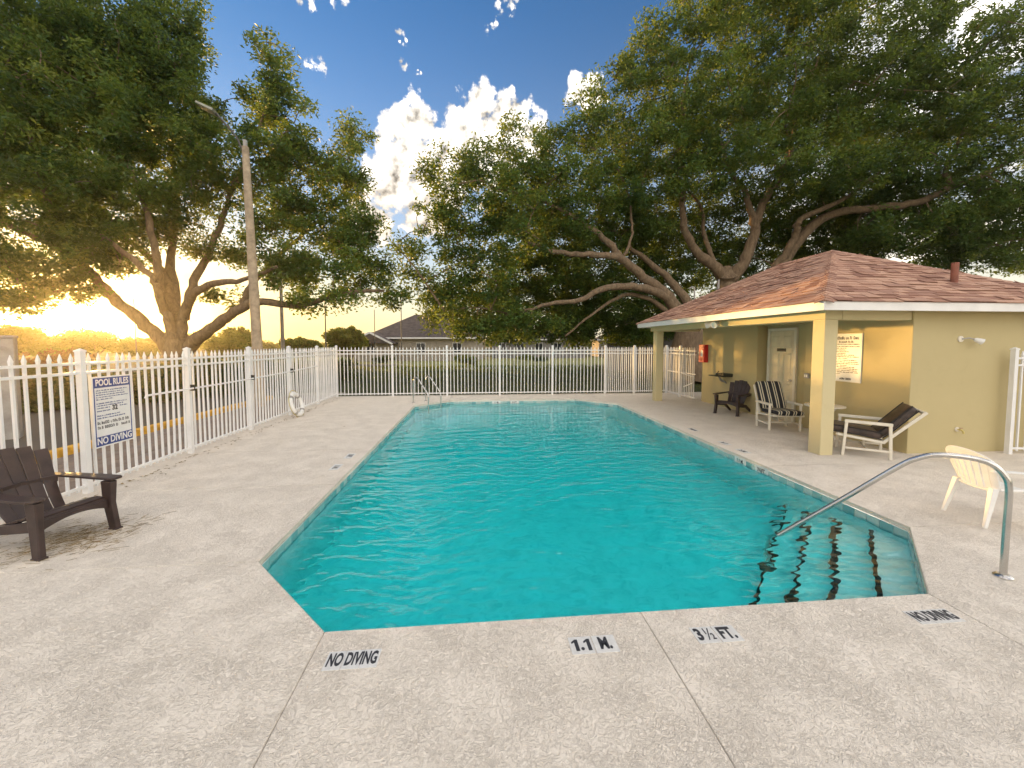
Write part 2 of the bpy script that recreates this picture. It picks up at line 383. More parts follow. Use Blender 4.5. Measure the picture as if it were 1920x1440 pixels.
# ------------------------------------------------------------------ mesh helpers
class MB:
    def __init__(s): s.v = []; s.f = []
    def add(s, vs, fs):
        o = len(s.v); s.v += [tuple(v) for v in vs]; s.f += [tuple(i + o for i in f) for f in fs]
        return s
    def box(s, x0, x1, y0, y1, z0, z1):
        return s.add([(x0, y0, z0), (x1, y0, z0), (x1, y1, z0), (x0, y1, z0), (x0, y0, z1), (x1, y0, z1), (x1, y1, z1), (x0, y1, z1)],
                     [(0, 3, 2, 1), (4, 5, 6, 7), (0, 1, 5, 4), (1, 2, 6, 5), (2, 3, 7, 6), (3, 0, 4, 7)])
    def bar(s, p0, p1, w, h, w1=None, h1=None, up=(0, 0, 1)):
        p0, p1 = Vector(p0), Vector(p1); d = (p1 - p0).normalized(); u = Vector(up)
        a = d.cross(u)
        if a.length < 1e-4: a = d.cross(Vector((0, 1, 0)))
        a.normalize(); b = a.cross(d).normalized()
        w1 = w if w1 is None else w1; h1 = h if h1 is None else h1
        vs = []
        for p, ww, hh in ((p0, w, h), (p1, w1, h1)):
            for i, j in ((-1, -1), (1, -1), (1, 1), (-1, 1)): vs.append(p + a * (i * ww / 2) + b * (j * hh / 2))
        return s.add(vs, [(0, 1, 2, 3), (7, 6, 5, 4), (0, 4, 5, 1), (1, 5, 6, 2), (2, 6, 7, 3), (3, 7, 4, 0)])
    def tube(s, pts, rad, n=10, cap=True):
        pts = [Vector(p) for p in pts]
        rads = rad if isinstance(rad, (list, tuple)) else [rad] * len(pts)
        rings = []; prev = None
        for i, p in enumerate(pts):
            d = (pts[min(i + 1, len(pts) - 1)] - pts[max(i - 1, 0)]).normalized()
            if prev is None:
                a = d.cross(Vector((0, 0, 1)))
                if a.length < 1e-3: a = d.cross(Vector((1, 0, 0)))
            else: a = prev - d * prev.dot(d)
            a.normalize(); prev = a; b = d.cross(a)
            rings.append([p + (a * math.cos(2 * PI * k / n) + b * math.sin(2 * PI * k / n)) * rads[i] for k in range(n)])
        o = []; f = []
        for r in rings: o += r
        for i in range(len(rings) - 1):
            for k in range(n): f.append((i * n + k, i * n + (k + 1) % n, (i + 1) * n + (k + 1) % n, (i + 1) * n + k))
        if cap: f.append(tuple(range(n - 1, -1, -1))); f.append(tuple((len(rings) - 1) * n + k for k in range(n)))
        return s.add(o, f)
    def prism(s, poly, z0, z1):
        n = len(poly)
        vs = [(x, y, z0) for x, y in poly] + [(x, y, z1) for x, y in poly]
        return s.add(vs, [tuple(range(n - 1, -1, -1)), tuple(range(n, 2 * n))] + [(i, (i + 1) % n, n + (i + 1) % n, n + i) for i in range(n)])
    def extr(s, poly3, vec):
        """extrude a planar 3-D polygon along vec"""
        n = len(poly3); v = Vector(vec)
        vs = [Vector(p) for p in poly3] + [Vector(p) + v for p in poly3]
        return s.add(vs, [tuple(range(n - 1, -1, -1)), tuple(range(n, 2 * n))] + [(i, (i + 1) % n, n + (i + 1) % n, n + i) for i in range(n)])
    def lathe(s, prof, n=20, c=(0, 0, 0)):
        vs = []; f = []
        for r, z in prof:
            for k in range(n): vs.append((c[0] + r * math.cos(2 * PI * k / n), c[1] + r * math.sin(2 * PI * k / n), c[2] + z))
        for i in range(len(prof) - 1):
            for k in range(n): f.append((i * n + k, i * n + (k + 1) % n, (i + 1) * n + (k + 1) % n, (i + 1) * n + k))
        f.append(tuple(range(n - 1, -1, -1))); f.append(tuple((len(prof) - 1) * n + k for k in range(n)))
        return s.add(vs, f)
    def mesh(s, name, smooth=False, bevel=0.0, fix=True, segs=2):
        me = bpy.data.meshes.new(name); me.from_pydata([tuple(v) for v in s.v], [], s.f)
        if fix or bevel:
            bm = bmesh.new(); bm.from_mesh(me)
            if fix: bmesh.ops.recalc_face_normals(bm, faces=bm.faces)
            if bevel:
                es = [e for e in bm.edges if len(e.link_faces) == 2 and e.calc_face_angle(0) > 0.5]
                bmesh.ops.bevel(bm, geom=es, offset=bevel, segments=segs, affect='EDGES', profile=0.5, clamp_overlap=True)
            bm.to_mesh(me); bm.free()
        if smooth:
            me.polygons.foreach_set('use_smooth', [True] * len(me.polygons))
            if hasattr(me, 'set_sharp_from_angle'): me.set_sharp_from_angle(angle=R(42))
        me.update()
        return me
    def build(s, name, mat, parent=None, smooth=False, bevel=0.0, segs=2):
        return link(name, s.mesh(name, smooth, bevel, True, segs), mat, parent)
def link(name, me, mat, parent=None, loc=None, rot=None):
    o = bpy.data.objects.new(name, me)
    if mat is not None and len(me.materials) == 0: me.materials.append(mat)
    COL.objects.link(o)
    if parent is not None: o.parent = parent
    if loc is not None: o.location = loc
    if rot is not None: o.rotation_euler = rot
    return o
def tag(o, label=None, cat=None, group=None, kind=None):
    if label: o['label'] = label
    if cat: o['category'] = cat
    if group: o['group'] = group
    if kind: o['kind'] = kind
    return o
def thing(name, loc=(0, 0, 0), rz=0.0, label=None, cat=None, group=None, kind=None):
    o = bpy.data.objects.new(name, None); COL.objects.link(o)
    o.location = loc; o.rotation_euler = (0, 0, rz); o.empty_display_size = 0.1
    return tag(o, label, cat, group, kind)
def copy_tree(o, parent=None):
    c = o.copy(); COL.objects.link(c)
    if parent is not None: c.parent = parent
    for ch in list(o.children): copy_tree(ch, c)
    return c
def text_mesh(body, size, extrude=0.0012, sx=1.0, bold=0.0, align='CENTER', sy=1.0):
    cu = bpy.data.curves.new('lettering', 'FONT'); cu.body = body; cu.size = size; cu.extrude = extrude
    cu.offset = bold; cu.align_x = align; cu.align_y = 'CENTER'; cu.resolution_u = 3
    o = bpy.data.objects.new('lettering', cu); COL.objects.link(o)
    dg = bpy.context.evaluated_depsgraph_get()
    me = bpy.data.meshes.new_from_object(o.evaluated_get(dg))
    bpy.data.objects.remove(o); bpy.data.curves.remove(cu)
    me.transform(Matrix.Diagonal((sx, sy, 1, 1)))
    me.materials.clear()
    return me
def catmull(pts, k=5):
    P = [Vector(p) for p in pts]; out = []
    for i in range(len(P) - 1):
        p0, p1, p2, p3 = P[max(i - 1, 0)], P[i], P[i + 1], P[min(i + 2, len(P) - 1)]
        for j in range(k):
            t = j / k
            out.append(0.5 * ((2 * p1) + (p2 - p0) * t + (2 * p0 - 5 * p1 + 4 * p2 - p3) * t * t + (3 * p1 - p0 - 3 * p2 + p3) * t ** 3))
    out.append(P[-1]); return out

# ------------------------------------------------------------------ ground, deck and pool
def ring(x0, x1, y0, y1, hx0, hx1, hy0, hy1, z):
    m = MB()
    for a, b, c, d in ((x0, x1, y0, hy0), (x0, x1, hy1, y1), (x0, hx0, hy0, hy1), (hx1, x1, hy0, hy1)):
        m.add([(a, c, z), (b, c, z), (b, d, z), (a, d, z)], [(0, 1, 2, 3)])
    return m
tag(ring(-400, 400, -400, 400, -4.5, 6.5, 0.0, 14.6, -0.06).build('terrain', M_lawn), kind='structure')

A, B, C_, D_, E_, F_, G, H = (-1.06, 2.75), (-2.0, 3.72), (-2.0, 12.92), (-0.95, 13.95), (3.55, 13.95), (4.7, 12.75), (4.7, 3.80), (3.60, 2.75)
OCT = [A, H, G, F_, E_, D_, C_, B]
LX, RX, NY, FY = -5.42, 13.0, -3.5, 15.45
slabs = [[(LX, NY), (A[0], NY), A, B, (LX, 3.72)],
         [(A[0], NY), (1.21, NY), (1.21, 2.75), A],
         [(1.21, NY), (3.60, NY), H, (1.21, 2.75)],
         [(3.60, NY), (RX, NY), (RX, 3.80), G, H],
         [(LX, 12.92), C_, D_, (-0.95, FY), (LX, FY)],
         [D_, (1.21, 13.95), (1.21, FY), (-0.95, FY)],
         [(1.21, 13.95), E_, (3.55, FY), (1.21, FY)],
         [E_, F_, (RX, 12.75), (RX, FY), (3.55, FY)]]
cuts = [3.72, 5.72, 7.62, 9.5, 11.3, 12.92]
for a, b in zip(cuts[:-1], cuts[1:]): slabs.append([(LX, a), (-2.0, a), (-2.0, b), (LX, b)])
cuts = [3.80, 5.95, 8.15, 10.4, 12.75]
for a, b in zip(cuts[:-1], cuts[1:]): slabs.append([(4.7, a), (RX, a), (RX, b), (4.7, b)])
m = MB()
for p in slabs: m.add([(x, y, -0.008) for x, y in p], [tuple(range(len(p)))])
deck = tag(m.build('pool_deck', M_joint), kind='structure')
def inset(poly, d):
    n = len(poly); out = []
    for i in range(n):
        p, q, r = Vector(poly[i - 1]), Vector(poly[i]), Vector(poly[(i + 1) % n])
        e1 = (q - p).normalized(); e2 = (r - q).normalized()
        n1 = Vector((-e1.y, e1.x)); n2 = Vector((-e2.y, e2.x))
        k = 1 + n1.dot(n2)
        out.append(tuple(q + (n1 + n2) * (d / k)))
    return out
def area2(p): return sum(p[i - 1][0] * p[i][1] - p[i][0] * p[i - 1][1] for i in range(len(p)))
for i, p in enumerate(slabs):
    if area2(p) < 0: p = p[::-1]
    MB().prism(inset(p, 0.0028), -0.055, 0.0).build('concrete_slab', M_deck, deck, bevel=0.006)

# basin: walls, sloping floor
WATER_Z = -0.135
FLOOR_N, FLOOR_F = -1.28, -2.05
def floor_z(y): return FLOOR_N + (FLOOR_F - FLOOR_N) * max(0, min(1, (y - 2.75) / 11.2))
m = MB()
n = len(OCT)
vs = [(x, y, -0.056) for x, y in OCT] + [(x, y, floor_z(y)) for x, y in OCT]
m.add(vs, [(i, n + i, n + (i + 1) % n, (i + 1) % n) for i in range(n)] + [tuple(range(n, 2 * n))])
me = m.mesh('pool_basin', fix=False)
basin = tag(link('pool_basin', me, M_plaster), kind='structure')
# steps across the near right corner
for k, (c, z) in enumerate([(0.45, -0.36), (0.0, -0.59), (-0.42, -0.82), (-0.84, -1.05)]):
    z0 = -1.6
    p = [(2.75 + c + 0.001 * k, 2.752), (H[0] - 0.002, H[1] + 0.002), (G[0] - 0.002, G[1]), (4.698, 4.7 - c)]
    st = MB().prism(p, z0, z).build('step', M_plaster, basin)
    a, b = Vector((2.75 + c, 2.76, z)), Vector((4.69, 4.70 - c, z))
    d = (b - a).normalized(); nn = Vector((d.y, -d.x, 0))
    q = [a + nn * 0.004 + d * 0.03, b + nn * 0.004 - d * 0.06, b + nn * 0.046 - d * 0.06, a + nn * 0.046 + d * 0.03]
    MB().prism([(v.x, v.y) for v in q], z + 0.002, z + 0.006).build('nosing_strip', M_black_tile, st)
# waterline tiles, each its own piece
tile_me = MB().box(-0.074, 0.074, -0.012, 0.0, -0.074, 0.074).mesh('tile', bevel=0.003, segs=1)
tile_me.materials.append(M_tile)
for i in range(n):
    a, b = Vector(OCT[i]), Vector(OCT[(i + 1) % n]); L = (b - a).length; k = int(L / 0.152)
    if i == 0: pass
    d = (b - a) / L; inw = Vector((-d.y, d.x)); st = L / k
    for j in range(k):
        p = a + d * (st * (j + 0.5)) + inw * 0.012
        o = link('tile', tile_me, None, basin, (p.x, p.y, -0.133), (0, 0, math.atan2(inw.y, inw.x) + PI / 2 + PI))
        o.rotation_euler[2] = math.atan2(d.y, d.x) + PI; o.location = (p.x - inw.x * 0.012, p.y - inw.y * 0.012, -0.133)
        o.scale = (st / 0.152 * 0.995, 1, 1)

# water: rippled surface closed below the basin, so it absorbs red like real water
rng = np.random.default_rng(3)
GS = 0.018
gx = np.arange(-2.05, 4.76, GS); gy = np.arange(2.70, 14.01, GS)
X, Y = np.meshgrid(gx, gy, indexing='ij')
Zh = np.zeros_like(X)
warpx = 0.05 * np.sin(1.7 * X + 0.9 * Y) + 0.04 * np.sin(2.9 * Y - 1.1 * X + 1.0)
warpy = 0.05 * np.sin(1.3 * Y - 1.9 * X + 0.4) + 0.04 * np.sin(3.1 * X + 0.7 * Y)
for i in range(90):
    lam = 0.075 * (0.55 / 0.075) ** (rng.random() ** 1.1)
    th = R(94) + rng.normal(0, 0.30) if i % 6 else rng.random() * 2 * PI
    k = 2 * PI / lam
    slope = 0.032 if lam < 0.17 else 0.017
    Zh += slope / k * np.sin(k * ((X + warpx) * math.cos(th) + (Y + warpy) * math.sin(th)) + rng.random() * 2 * PI)
patch = 0.75 + 0.35 * np.sin(0.9 * X + 0.5 * Y + 1) * np.sin(0.6 * Y - 0.4 * X)
Zh *= patch
calm = np.clip((Y - 8.0) / 4.5, 0, 1); Zh *= 1 - 0.68 * calm * calm * (3 - 2 * calm)
nx, ny = X.shape
def inside_oct(x, y, g):
    r = np.ones_like(x, bool)
    for i in range(8):
        a, b = OCT[i], OCT[(i + 1) % 8]; L = math.hypot(b[0] - a[0], b[1] - a[1])
        r &= ((b[0] - a[0]) * (y - a[1]) - (b[1] - a[1]) * (x - a[0])) / L > -g
    return r
idx = np.arange(nx * ny).reshape(nx, ny)
ctrx = X[:-1, :-1] + GS / 2; ctry = Y[:-1, :-1] + GS / 2
keep = inside_oct(ctrx, ctry, 0.03)
quads = np.stack([idx[:-1, :-1], idx[1:, :-1], idx[1:, 1:], idx[:-1, 1:]], -1)[keep]
edges = {}
for q in quads.tolist():
    for a, b in ((q[0], q[1]), (q[1], q[2]), (q[2], q[3]), (q[3], q[0])):
        if (b, a) in edges: del edges[(b, a)]
        else: edges[(a, b)] = 1
V = np.stack([X.ravel(), Y.ravel(), Zh.ravel() + WATER_Z], -1)
used = np.unique(quads); remap = -np.ones(nx * ny, int); remap[used] = np.arange(len(used))
nU = len(used)
Vt = V[used]
nxt = {int(remap[a]): int(remap[b]) for a, b in edges}
loop = [next(iter(nxt))]
while nxt[loop[-1]] != loop[0]: loop.append(nxt[loop[-1]])
Vb = Vt[loop].copy(); Vb[:, 2] = -2.4; nl = len(loop)
faces = remap[quads].tolist() + [(loop[(i + 1) % nl], loop[i], nU + i, nU + (i + 1) % nl) for i in range(nl)] + [tuple(nU + nl - 1 - i for i in range(nl))]
me = bpy.data.meshes.new('water'); me.from_pydata(np.vstack([Vt, Vb]).tolist(), [], faces)
me.polygons.foreach_set('use_smooth', [i < len(quads) for i in range(len(faces))])
tag(link('water', me, M_water), kind='structure')

# depth and no-diving markers set into the deck
def numeral_one(x, h=0.098, w=0.030):
    p = [(x - w * .32, -h / 2), (x + w * .5, -h / 2), (x + w * .5, h / 2), (x - w * .10, h / 2), (x - w * .95, h * .30), (x - w * .95, h * .14), (x - w * .32, h * .28)]
    return MB().prism(p, -0.0008, 0.0008)
def marker(loc, rz, plates, words, label, group=None, ones=()):
    t = thing('deck_marker', (loc[0], loc[1], 0.0), rz, label, 'deck marker', group)
    for (x0, x1, y0, y1) in plates: MB().box(x0, x1, y0, y1, 0.0005, 0.004).build('plate', M_marker, t, bevel=0.001, segs=1)
    for x in ones: numeral_one(x).build('numeral', M_ink, t).location = (0, 0, 0.0052)
    for (txt, x, y, sz, sx, sy, bold) in words:
        o = link('lettering', text_mesh(txt, sz, 0.0008, sx, bold, 'CENTER', sy), M_ink, t, (x, y, 0.0052))
    return t
marker((-0.79, 2.475), 0, [(-0.165, -0.057, -0.075, 0.075), (-0.054, 0.054, -0.075, 0.075), (0.057, 0.165, -0.075, 0.075)], [('NO DIVING', 0, 0, 0.105, 0.56, 1.32, 0.0035)],
       'white no diving tile marker in deck left of the one point one metre marker')
marker((0.765, 2.46), 0, [(-0.158, -0.003, -0.075, 0.075), (0.003, 0.158, -0.075, 0.075)], [('.', -0.078, 0.0, 0.13, 0.9, 1.0, 0.005), ('M.', 0.08, 0, 0.13, 0.66, 1.05, 0.005)],
       'white deck marker reading 1.1 M. beside the deck joint', None, (-0.115, -0.033))
mk = marker((1.635, 2.475), 0, [(-0.158, -0.003, -0.075, 0.075), (0.003, 0.158, -0.075, 0.075)], [('3', -0.122, 0, 0.13, 0.75, 1.08, 0.005), ('\u00bd', -0.048, 0, 0.12, 0.72, 1.2, 0.001), ('FT.', 0.077, 0, 0.13, 0.68, 1.08, 0.005)],
       'white deck marker reading 3 and a half FT.')
marker((3.33, 2.50), 0, [(-0.175, -0.06, -0.07, 0.07), (-0.057, 0.057, -0.07, 0.07), (0.06, 0.175, -0.07, 0.07)], [('NO DIVING', 0, 0, 0.105, 0.60, 1.25, 0.0035)],
       'white no diving tile marker beside the pool corner with the handrail')
for (x, y, rz, w, lab) in [(-2.27, 6.52, -PI / 2, '1.1 M.', 'worn white depth marker on the fence side deck, nearer the brown chair'), (-2.25, 7.15, -PI / 2, '3\u00bdFT.', 'worn white depth marker on the fence side deck, nearer the life ring'),
                        (5.0, 8.64, PI / 2, 'NO DIVING', 'worn deck marker across from the striped chair'), (4.95, 7.41, PI / 2, '1.1 M.', 'worn deck marker on the porch side between two others'), (4.93, 6.83, PI / 2, '3\u00bdFT.', 'worn deck marker on the porch side facing the pillar')]:
    marker((x, y), rz, [(-0.15, -0.002, -0.07, 0.07), (0.002, 0.15, -0.07, 0.07)], [(w, 0, 0, 0.10, 0.72 if len(w) < 8 else 0.5, 1.2, 0.002)], lab)
def wall_marker(loc, rz, w, label):
    t = thing('waterline_marker', loc, rz, label, 'depth marker')
    for k in range(2): MB().box(-0.15 + 0.152 * k, -0.002 + 0.152 * k, -0.006, 0.0, -0.07, 0.07).build('plate', M_marker, t)
    link('lettering', text_mesh(w, 0.09, 0.0008, 0.8, 0.002), M_ink, t, (0, -0.0075, 0), (PI / 2, 0, 0))
wall_marker((4.686, 6.55, -0.10), -PI / 2, '1.1 M.', 'white tile depth marker on the porch side waterline, nearer the far end')
wall_marker((4.686, 6.02, -0.10), -PI / 2, '3\u00bdFT.', 'white tile depth marker on the porch side waterline, nearer the steps')
wall_marker((0.70, 13.936, -0.10), 0, '1.1 M.', 'white tile depth marker on the far waterline, nearer the ladder')
wall_marker((1.35, 13.936, -0.10), 0, '3\u00bdFT.', 'white tile depth marker on the far waterline, farther from the ladder')

# handrail at the steps
t = thing('pool_handrail', (4.49, 2.89, 0), 0, 'bent stainless steel handrail leading down the pool steps', 'handrail')
u = Vector((-1, 1, 0)).normalized()
def rp(s_, z): return u * s_ + Vector((0, 0, z))
path = catmull([rp(0, 0.0), rp(0, 0.4), rp(0.0, 0.76), rp(0.03, 0.88), rp(0.11, 0.965), rp(0.24, 0.995), rp(0.42, 0.985), rp(0.54, 0.935), rp(0.68, 0.82), rp(1.1, 0.375), rp(1.56, -0.10), rp(1.66, -0.23), rp(1.70, -0.38), rp(1.70, -1.0)], 6)
MB().tube(path, 0.024, 16).build('rail', M_steel, t, smooth=True)
MB().lathe([(0.062, 0.0), (0.062, 0.012), (0.05, 0.022), (0.028, 0.026)], 24).build('flange', M_steel, t, smooth=True)
MB().lathe([(0.10, -1.05), (0.10, -1.03), (0.06, -1.0), (0.03, -0.98)], 24, rp(1.70, 0)).build('anchor_flange', M_green_dark, t, smooth=True)
# ladder rails at the far corner
t = thing('pool_ladder', (-1.95, 13.72, 0), 0, 'pair of looped steel grab rails with treads at far pool corner', 'pool ladder')
u = Vector((1, -1, 0)).normalized(); w = Vector((1, 1, 0)).normalized()
for s_ in (-1, 1):
    o_ = w * (s_ * 0.26)
    path = catmull([o_ + u * a + Vector((0, 0, z)) for a, z in ((0, 0), (0, 0.5), (0.02, 0.74), (0.12, 0.86), (0.25, 0.84), (0.45, 0.66), (0.72, 0.42), (0.80, 0.30), (0.81, 0.1), (0.81, -0.9))], 6)
    MB().tube(path, 0.022, 12).build('grab_rail', M_steel, t, smooth=True)
    MB().lathe([(0.055, 0), (0.055, 0.012), (0.024, 0.022)], 16, o_).build('flange', M_steel, t, smooth=True)
for z in (-0.4, -0.68): MB().bar(u * 0.81 - w * 0.24 + Vector((0, 0, z)), u * 0.81 + w * 0.24 + Vector((0, 0, z)), 0.08, 0.025).build('tread', M_white_plastic, t)

# ------------------------------------------------------------------ left verge and parking court
verge = tag(MB().add([(-7.36, -2, -0.050), (-5.42, -2, -0.050), (-5.42, 17, -0.050), (-7.36, 17, -0.050)], [(0, 1, 2, 3)]).build('verge', M_joint), kind='structure')
pv = [MB().box(-0.103, 0.103, -0.203, 0.203, -0.03, 0.03).mesh('paver', bevel=0.008, segs=1)]
pv[0].materials.append(M_paver)
for i in range(9):
    for j in range(31):
        y = 3.2 + 0.415 * j + (0.2 if i % 2 else 0)
        link('paver', pv[0], None, verge, (-5.54 - 0.213 * i, y, -0.058 + random.uniform(0, 0.006) + 0.012), (R(random.uniform(-.6, .6)), R(random.uniform(-.6, .6)), R(random.uniform(-.8, .8))))
tag(MB().add([(-60, -20, -0.046), (-7.60, -20, -0.046), (-7.60, 40, -0.046), (-60, 40, -0.046)], [(0, 1, 2, 3)]).build('parking_court', M_asphalt), kind='structure')
kerb = tag(MB().box(-7.62, -7.36, -3, 17, -0.2, -0.052).build('kerb', M_concrete), kind='structure')
k_me = MB().add([(-0.11, -0.93, -0.055), (0.11, -0.93, -0.055), (0.11, 0.93, -0.055), (-0.11, 0.93, -0.055), (-0.085, -0.93, 0.11), (0.085, -0.93, 0.11), (0.085, 0.93, 0.11), (-0.085, 0.93, 0.11)],
                [(0, 3, 2, 1), (4, 5, 6, 7), (0, 1, 5, 4), (1, 2, 6, 5), (2, 3, 7, 6), (3, 0, 4, 7)]).mesh('kerb_stone', bevel=0.02)
k_me.materials.append(M_yellow_paint)
for j in range(6): link('kerb_stone', k_me, None, kerb, (-7.49 + random.uniform(-.015, .015), 4.6 + 1.9 * j, 0), (0, 0, R(random.uniform(-.5, .5))))

# ------------------------------------------------------------------ fences
HGT = 1.92
def picket_mesh(h, w=0.026):
    m = MB(); a = w / 2; b = a * 1.25
    z = h - 0.11
    vs = []
    for (r, zz) in ((a, 0.05), (a, z), (b, z + 0.035), (0.002, h)):
        vs += [(-r, -r, zz), (r, -r, zz), (r, r, zz), (-r, r, zz)]
    f = [(3, 2, 1, 0), (12, 13, 14, 15)]
    for i in range(3): f += [(i * 4 + k, i * 4 + (k + 1) % 4, i * 4 + 4 + (k + 1) % 4, i * 4 + 4 + k) for k in range(4)]
    m.add(vs, f); me = m.mesh('picket'); me.materials.append(M_white_metal); return me
PICK = picket_mesh(1.87)
def post_mesh():
    m = MB().box(-0.036, 0.036, -0.036, 0.036, -0.05, HGT - 0.03)
    m.box(-0.043, 0.043, -0.043, 0.043, HGT - 0.032, HGT - 0.012)
    m.add([(-0.043, -0.043, HGT - 0.012), (0.043, -0.043, HGT - 0.012), (0.043, 0.043, HGT - 0.012), (-0.043, 0.043, HGT - 0.012), (0, 0, HGT + 0.016)], [(0, 1, 4), (1, 2, 4), (2, 3, 4), (3, 0, 4)])
    me = m.mesh('post'); me.materials.append(M_white_metal); return me
POST = post_mesh()
def fence_run(t, posts, npick=14, rails=(1.735, 1.61, 0.10), post_first=True, post_last=True):
    """posts: list of 2-D points; parts go under thing t (at the origin)"""
    for i, p in enumerate(posts):
        if (i == 0 and not post_first) or (i == len(posts) - 1 and not post_last): continue
        link('post', POST, None, t, (p[0], p[1], 0))
    for a, b in zip(posts[:-1], posts[1:]):
        a, b = Vector((*a, 0)), Vector((*b, 0)); d = (b - a); L = d.length; d /= L
        for z in rails:
            MB().bar(a + d * 0.032 + Vector((0, 0, z)), b - d * 0.032 + Vector((0, 0, z)), 0.036, 0.034).build('rail', M_white_metal, t)
        for k in range(npick):
            p = a + d * (L * (k + 1) / (npick + 1))
            link('picket', PICK, None, t, (p.x, p.y, 0), (R(random.gauss(0, .25)), R(random.gauss(0, .25)), math.atan2(d.y, d.x)))
FX = -5.2
t = thing('picket_fence', (0, 0, 0), 0, 'white metal picket fence carrying the blue pool rules sign', 'fence')
fence_run(t, [(FX, 3.75), (FX, 5.69), (FX, 7.62), (FX, 9.56), (FX, 11.5), (FX, 13.45), (FX, 15.25)])
t = thing('picket_fence', (0, 0, 0), 0, 'white picket fence between the pool ladder and the dark lawn', 'fence')
fence_run(t, [(FX, 15.25), (-3.16, 15.25), (-1.12, 15.25), (0.90, 15.25), (2.97, 15.25), (5.09, 15.25), (6.29, 15.25), (7.62, 15.25)], 14, post_first=False)
t = thing('picket_gate', (0, 0, 0), 0, 'white picket gate with push bar beside the red box', 'gate')
fence_run(t, [(7.60, 15.15), (7.60, 14.12), (7.60, 13.06)], 8, rails=(1.735, 1.61, 0.10, 0.92), post_first=False, post_last=False)
MB().tube([(7.55, 14.0, 0.9), (7.50, 13.9, 0.92), (7.50, 13.2, 0.86), (7.55, 13.12, 0.86)], 0.016, 8).build('push_bar', M_white_metal, t, smooth=True)
MB().bar((7.545, 13.75, 0.42), (7.545, 13.15, 0.62), 0.012, 0.035).build('brace', M_white_metal, t)
t = thing('picket_fence', (0, 0, 0), 0, 'short white picket fence run against the yellow wall by the hose tap', 'fence')
fence_run(t, [(9.62, 6.24), (11.5, 6.02)], 12)

# pole with hook hanging along the left fence
t = thing('rescue_pole', (0, 0, 0), 0, 'long thin white rescue pole hung along the picket fence', 'pole')
pth = [(-5.10, 6.55, 1.155), (-5.10, 6.57, 1.185), (-5.11, 6.62, 1.19)] + [(-5.11, 6.62 + (13.3 - 6.62) * k / 8, 1.19 + 0.09 * k / 8 - 0.03 * math.sin(PI * k / 8)) for k in range(1, 9)]
MB().tube(pth, 0.016, 8).build('shaft', M_white_metal, t, smooth=True)
for y, z in ((7.62, 1.205), (9.56, 1.225), (11.5, 1.25)):
    MB().box(-5.163, -5.09, y - 0.012, y + 0.012, z - 0.06, z + 0.05).build('hook', M_dark, t)

# life ring leaning on the fence
t = thing('life_ring', (-4.98, 11.25, 0), 0, 'white life ring leaning against the picket fence', 'life ring')
def torus(R0, r0, nu=36, nv=12, a0=0, a1=2 * PI):
    m = MB(); vs = []; f = []
    full = abs(a1 - a0 - 2 * PI) < 1e-6; nuu = nu if full else nu + 1
    for i in range(nuu):
        a = a0 + (a1 - a0) * i / nu
        for j in range(nv):
            b = 2 * PI * j / nv
            vs.append(((R0 + r0 * math.cos(b)) * math.cos(a), (R0 + r0 * math.cos(b)) * math.sin(a), r0 * math.sin(b) * 0.85))
    for i in range(nu):
        for j in range(nv): f.append((i * nv + j, ((i + 1) % nuu) * nv + j, ((i + 1) % nuu) * nv + (j + 1) % nv, i * nv + (j + 1) % nv))
    return m.add(vs, f)
rot = Matrix.Rotation(R(74), 4, 'Y'); tr = Matrix.Translation((0.06, 0, 0.335))
o = torus(0.29, 0.062).build('ring_body', M_white_plastic, t, smooth=True); o.matrix_local = tr @ rot
for k in range(4):
    a = PI / 4 + k * PI / 2
    o = torus(0.29, 0.066, 4, 12, a - 0.12, a + 0.12).build('band', M_concrete, t, smooth=True); o.matrix_local = tr @ rot
rope = []
for i in range(49):
    a = 2 * PI * i / 48; rr = 0.29 + 0.075 + 0.03 * abs(math.sin(2 * (a - PI / 4)))
    rope.append((rr * math.cos(a), rr * math.sin(a), 0))
o = MB().tube(rope, 0.008, 6).build('rope', M_rope, t, smooth=True); o.matrix_local = tr @ rot

# ------------------------------------------------------------------ pool rules sign on the fence
def scribble(t, rows, x0, x1, mat, y, seed, name='printed_line', facing=1):
    """rows: (z, height, fraction of the line, word length) as broken strokes; flat print 1 mm proud"""
    r = random.Random(seed)
    for (z, h, frac, wl) in rows:
        m = MB(); x = x0
        end = x0 + (x1 - x0) * frac
        while x < end:
            nlet = max(2, int(r.gauss(wl, 1.5)))
            for _ in range(nlet):
                lw = h * r.uniform(0.45, 0.7); st = h * 0.2
                if x + lw > end: x = end + 1; break
                k = r.random()
                hh = h * (1.0 if k > .35 else 0.75)
                m.box(x, x + st, y - 0.001, y, z, z + hh)
                if k > 0.2: m.box(x + lw - st, x + lw, y - 0.001, y, z, z + hh * (0.8 if k > .6 else 1))
                if k > 0.35: m.box(x + st, x + lw - st, y - 0.001, y, z + hh - st, z + hh)
                if k < 0.7: m.box(x + st, x + lw - st, y - 0.001, y, z, z + st)
                x += lw + h * 0.16
            x += h * 0.45
        if m.v: link(name, m.mesh(name, fix=False), mat, t)
t = thing('pool_rules_sign', (-5.165, 6.08, 1.055), PI / 2, 'blue and white sign reading pool rules, tied to the picket fence', 'sign')
W2, H2 = 0.305, 0.49
MB().box(-W2, W2, -0.006, 0.0, -H2, H2).build('board', M_sign_white, t, bevel=0.002, segs=1)
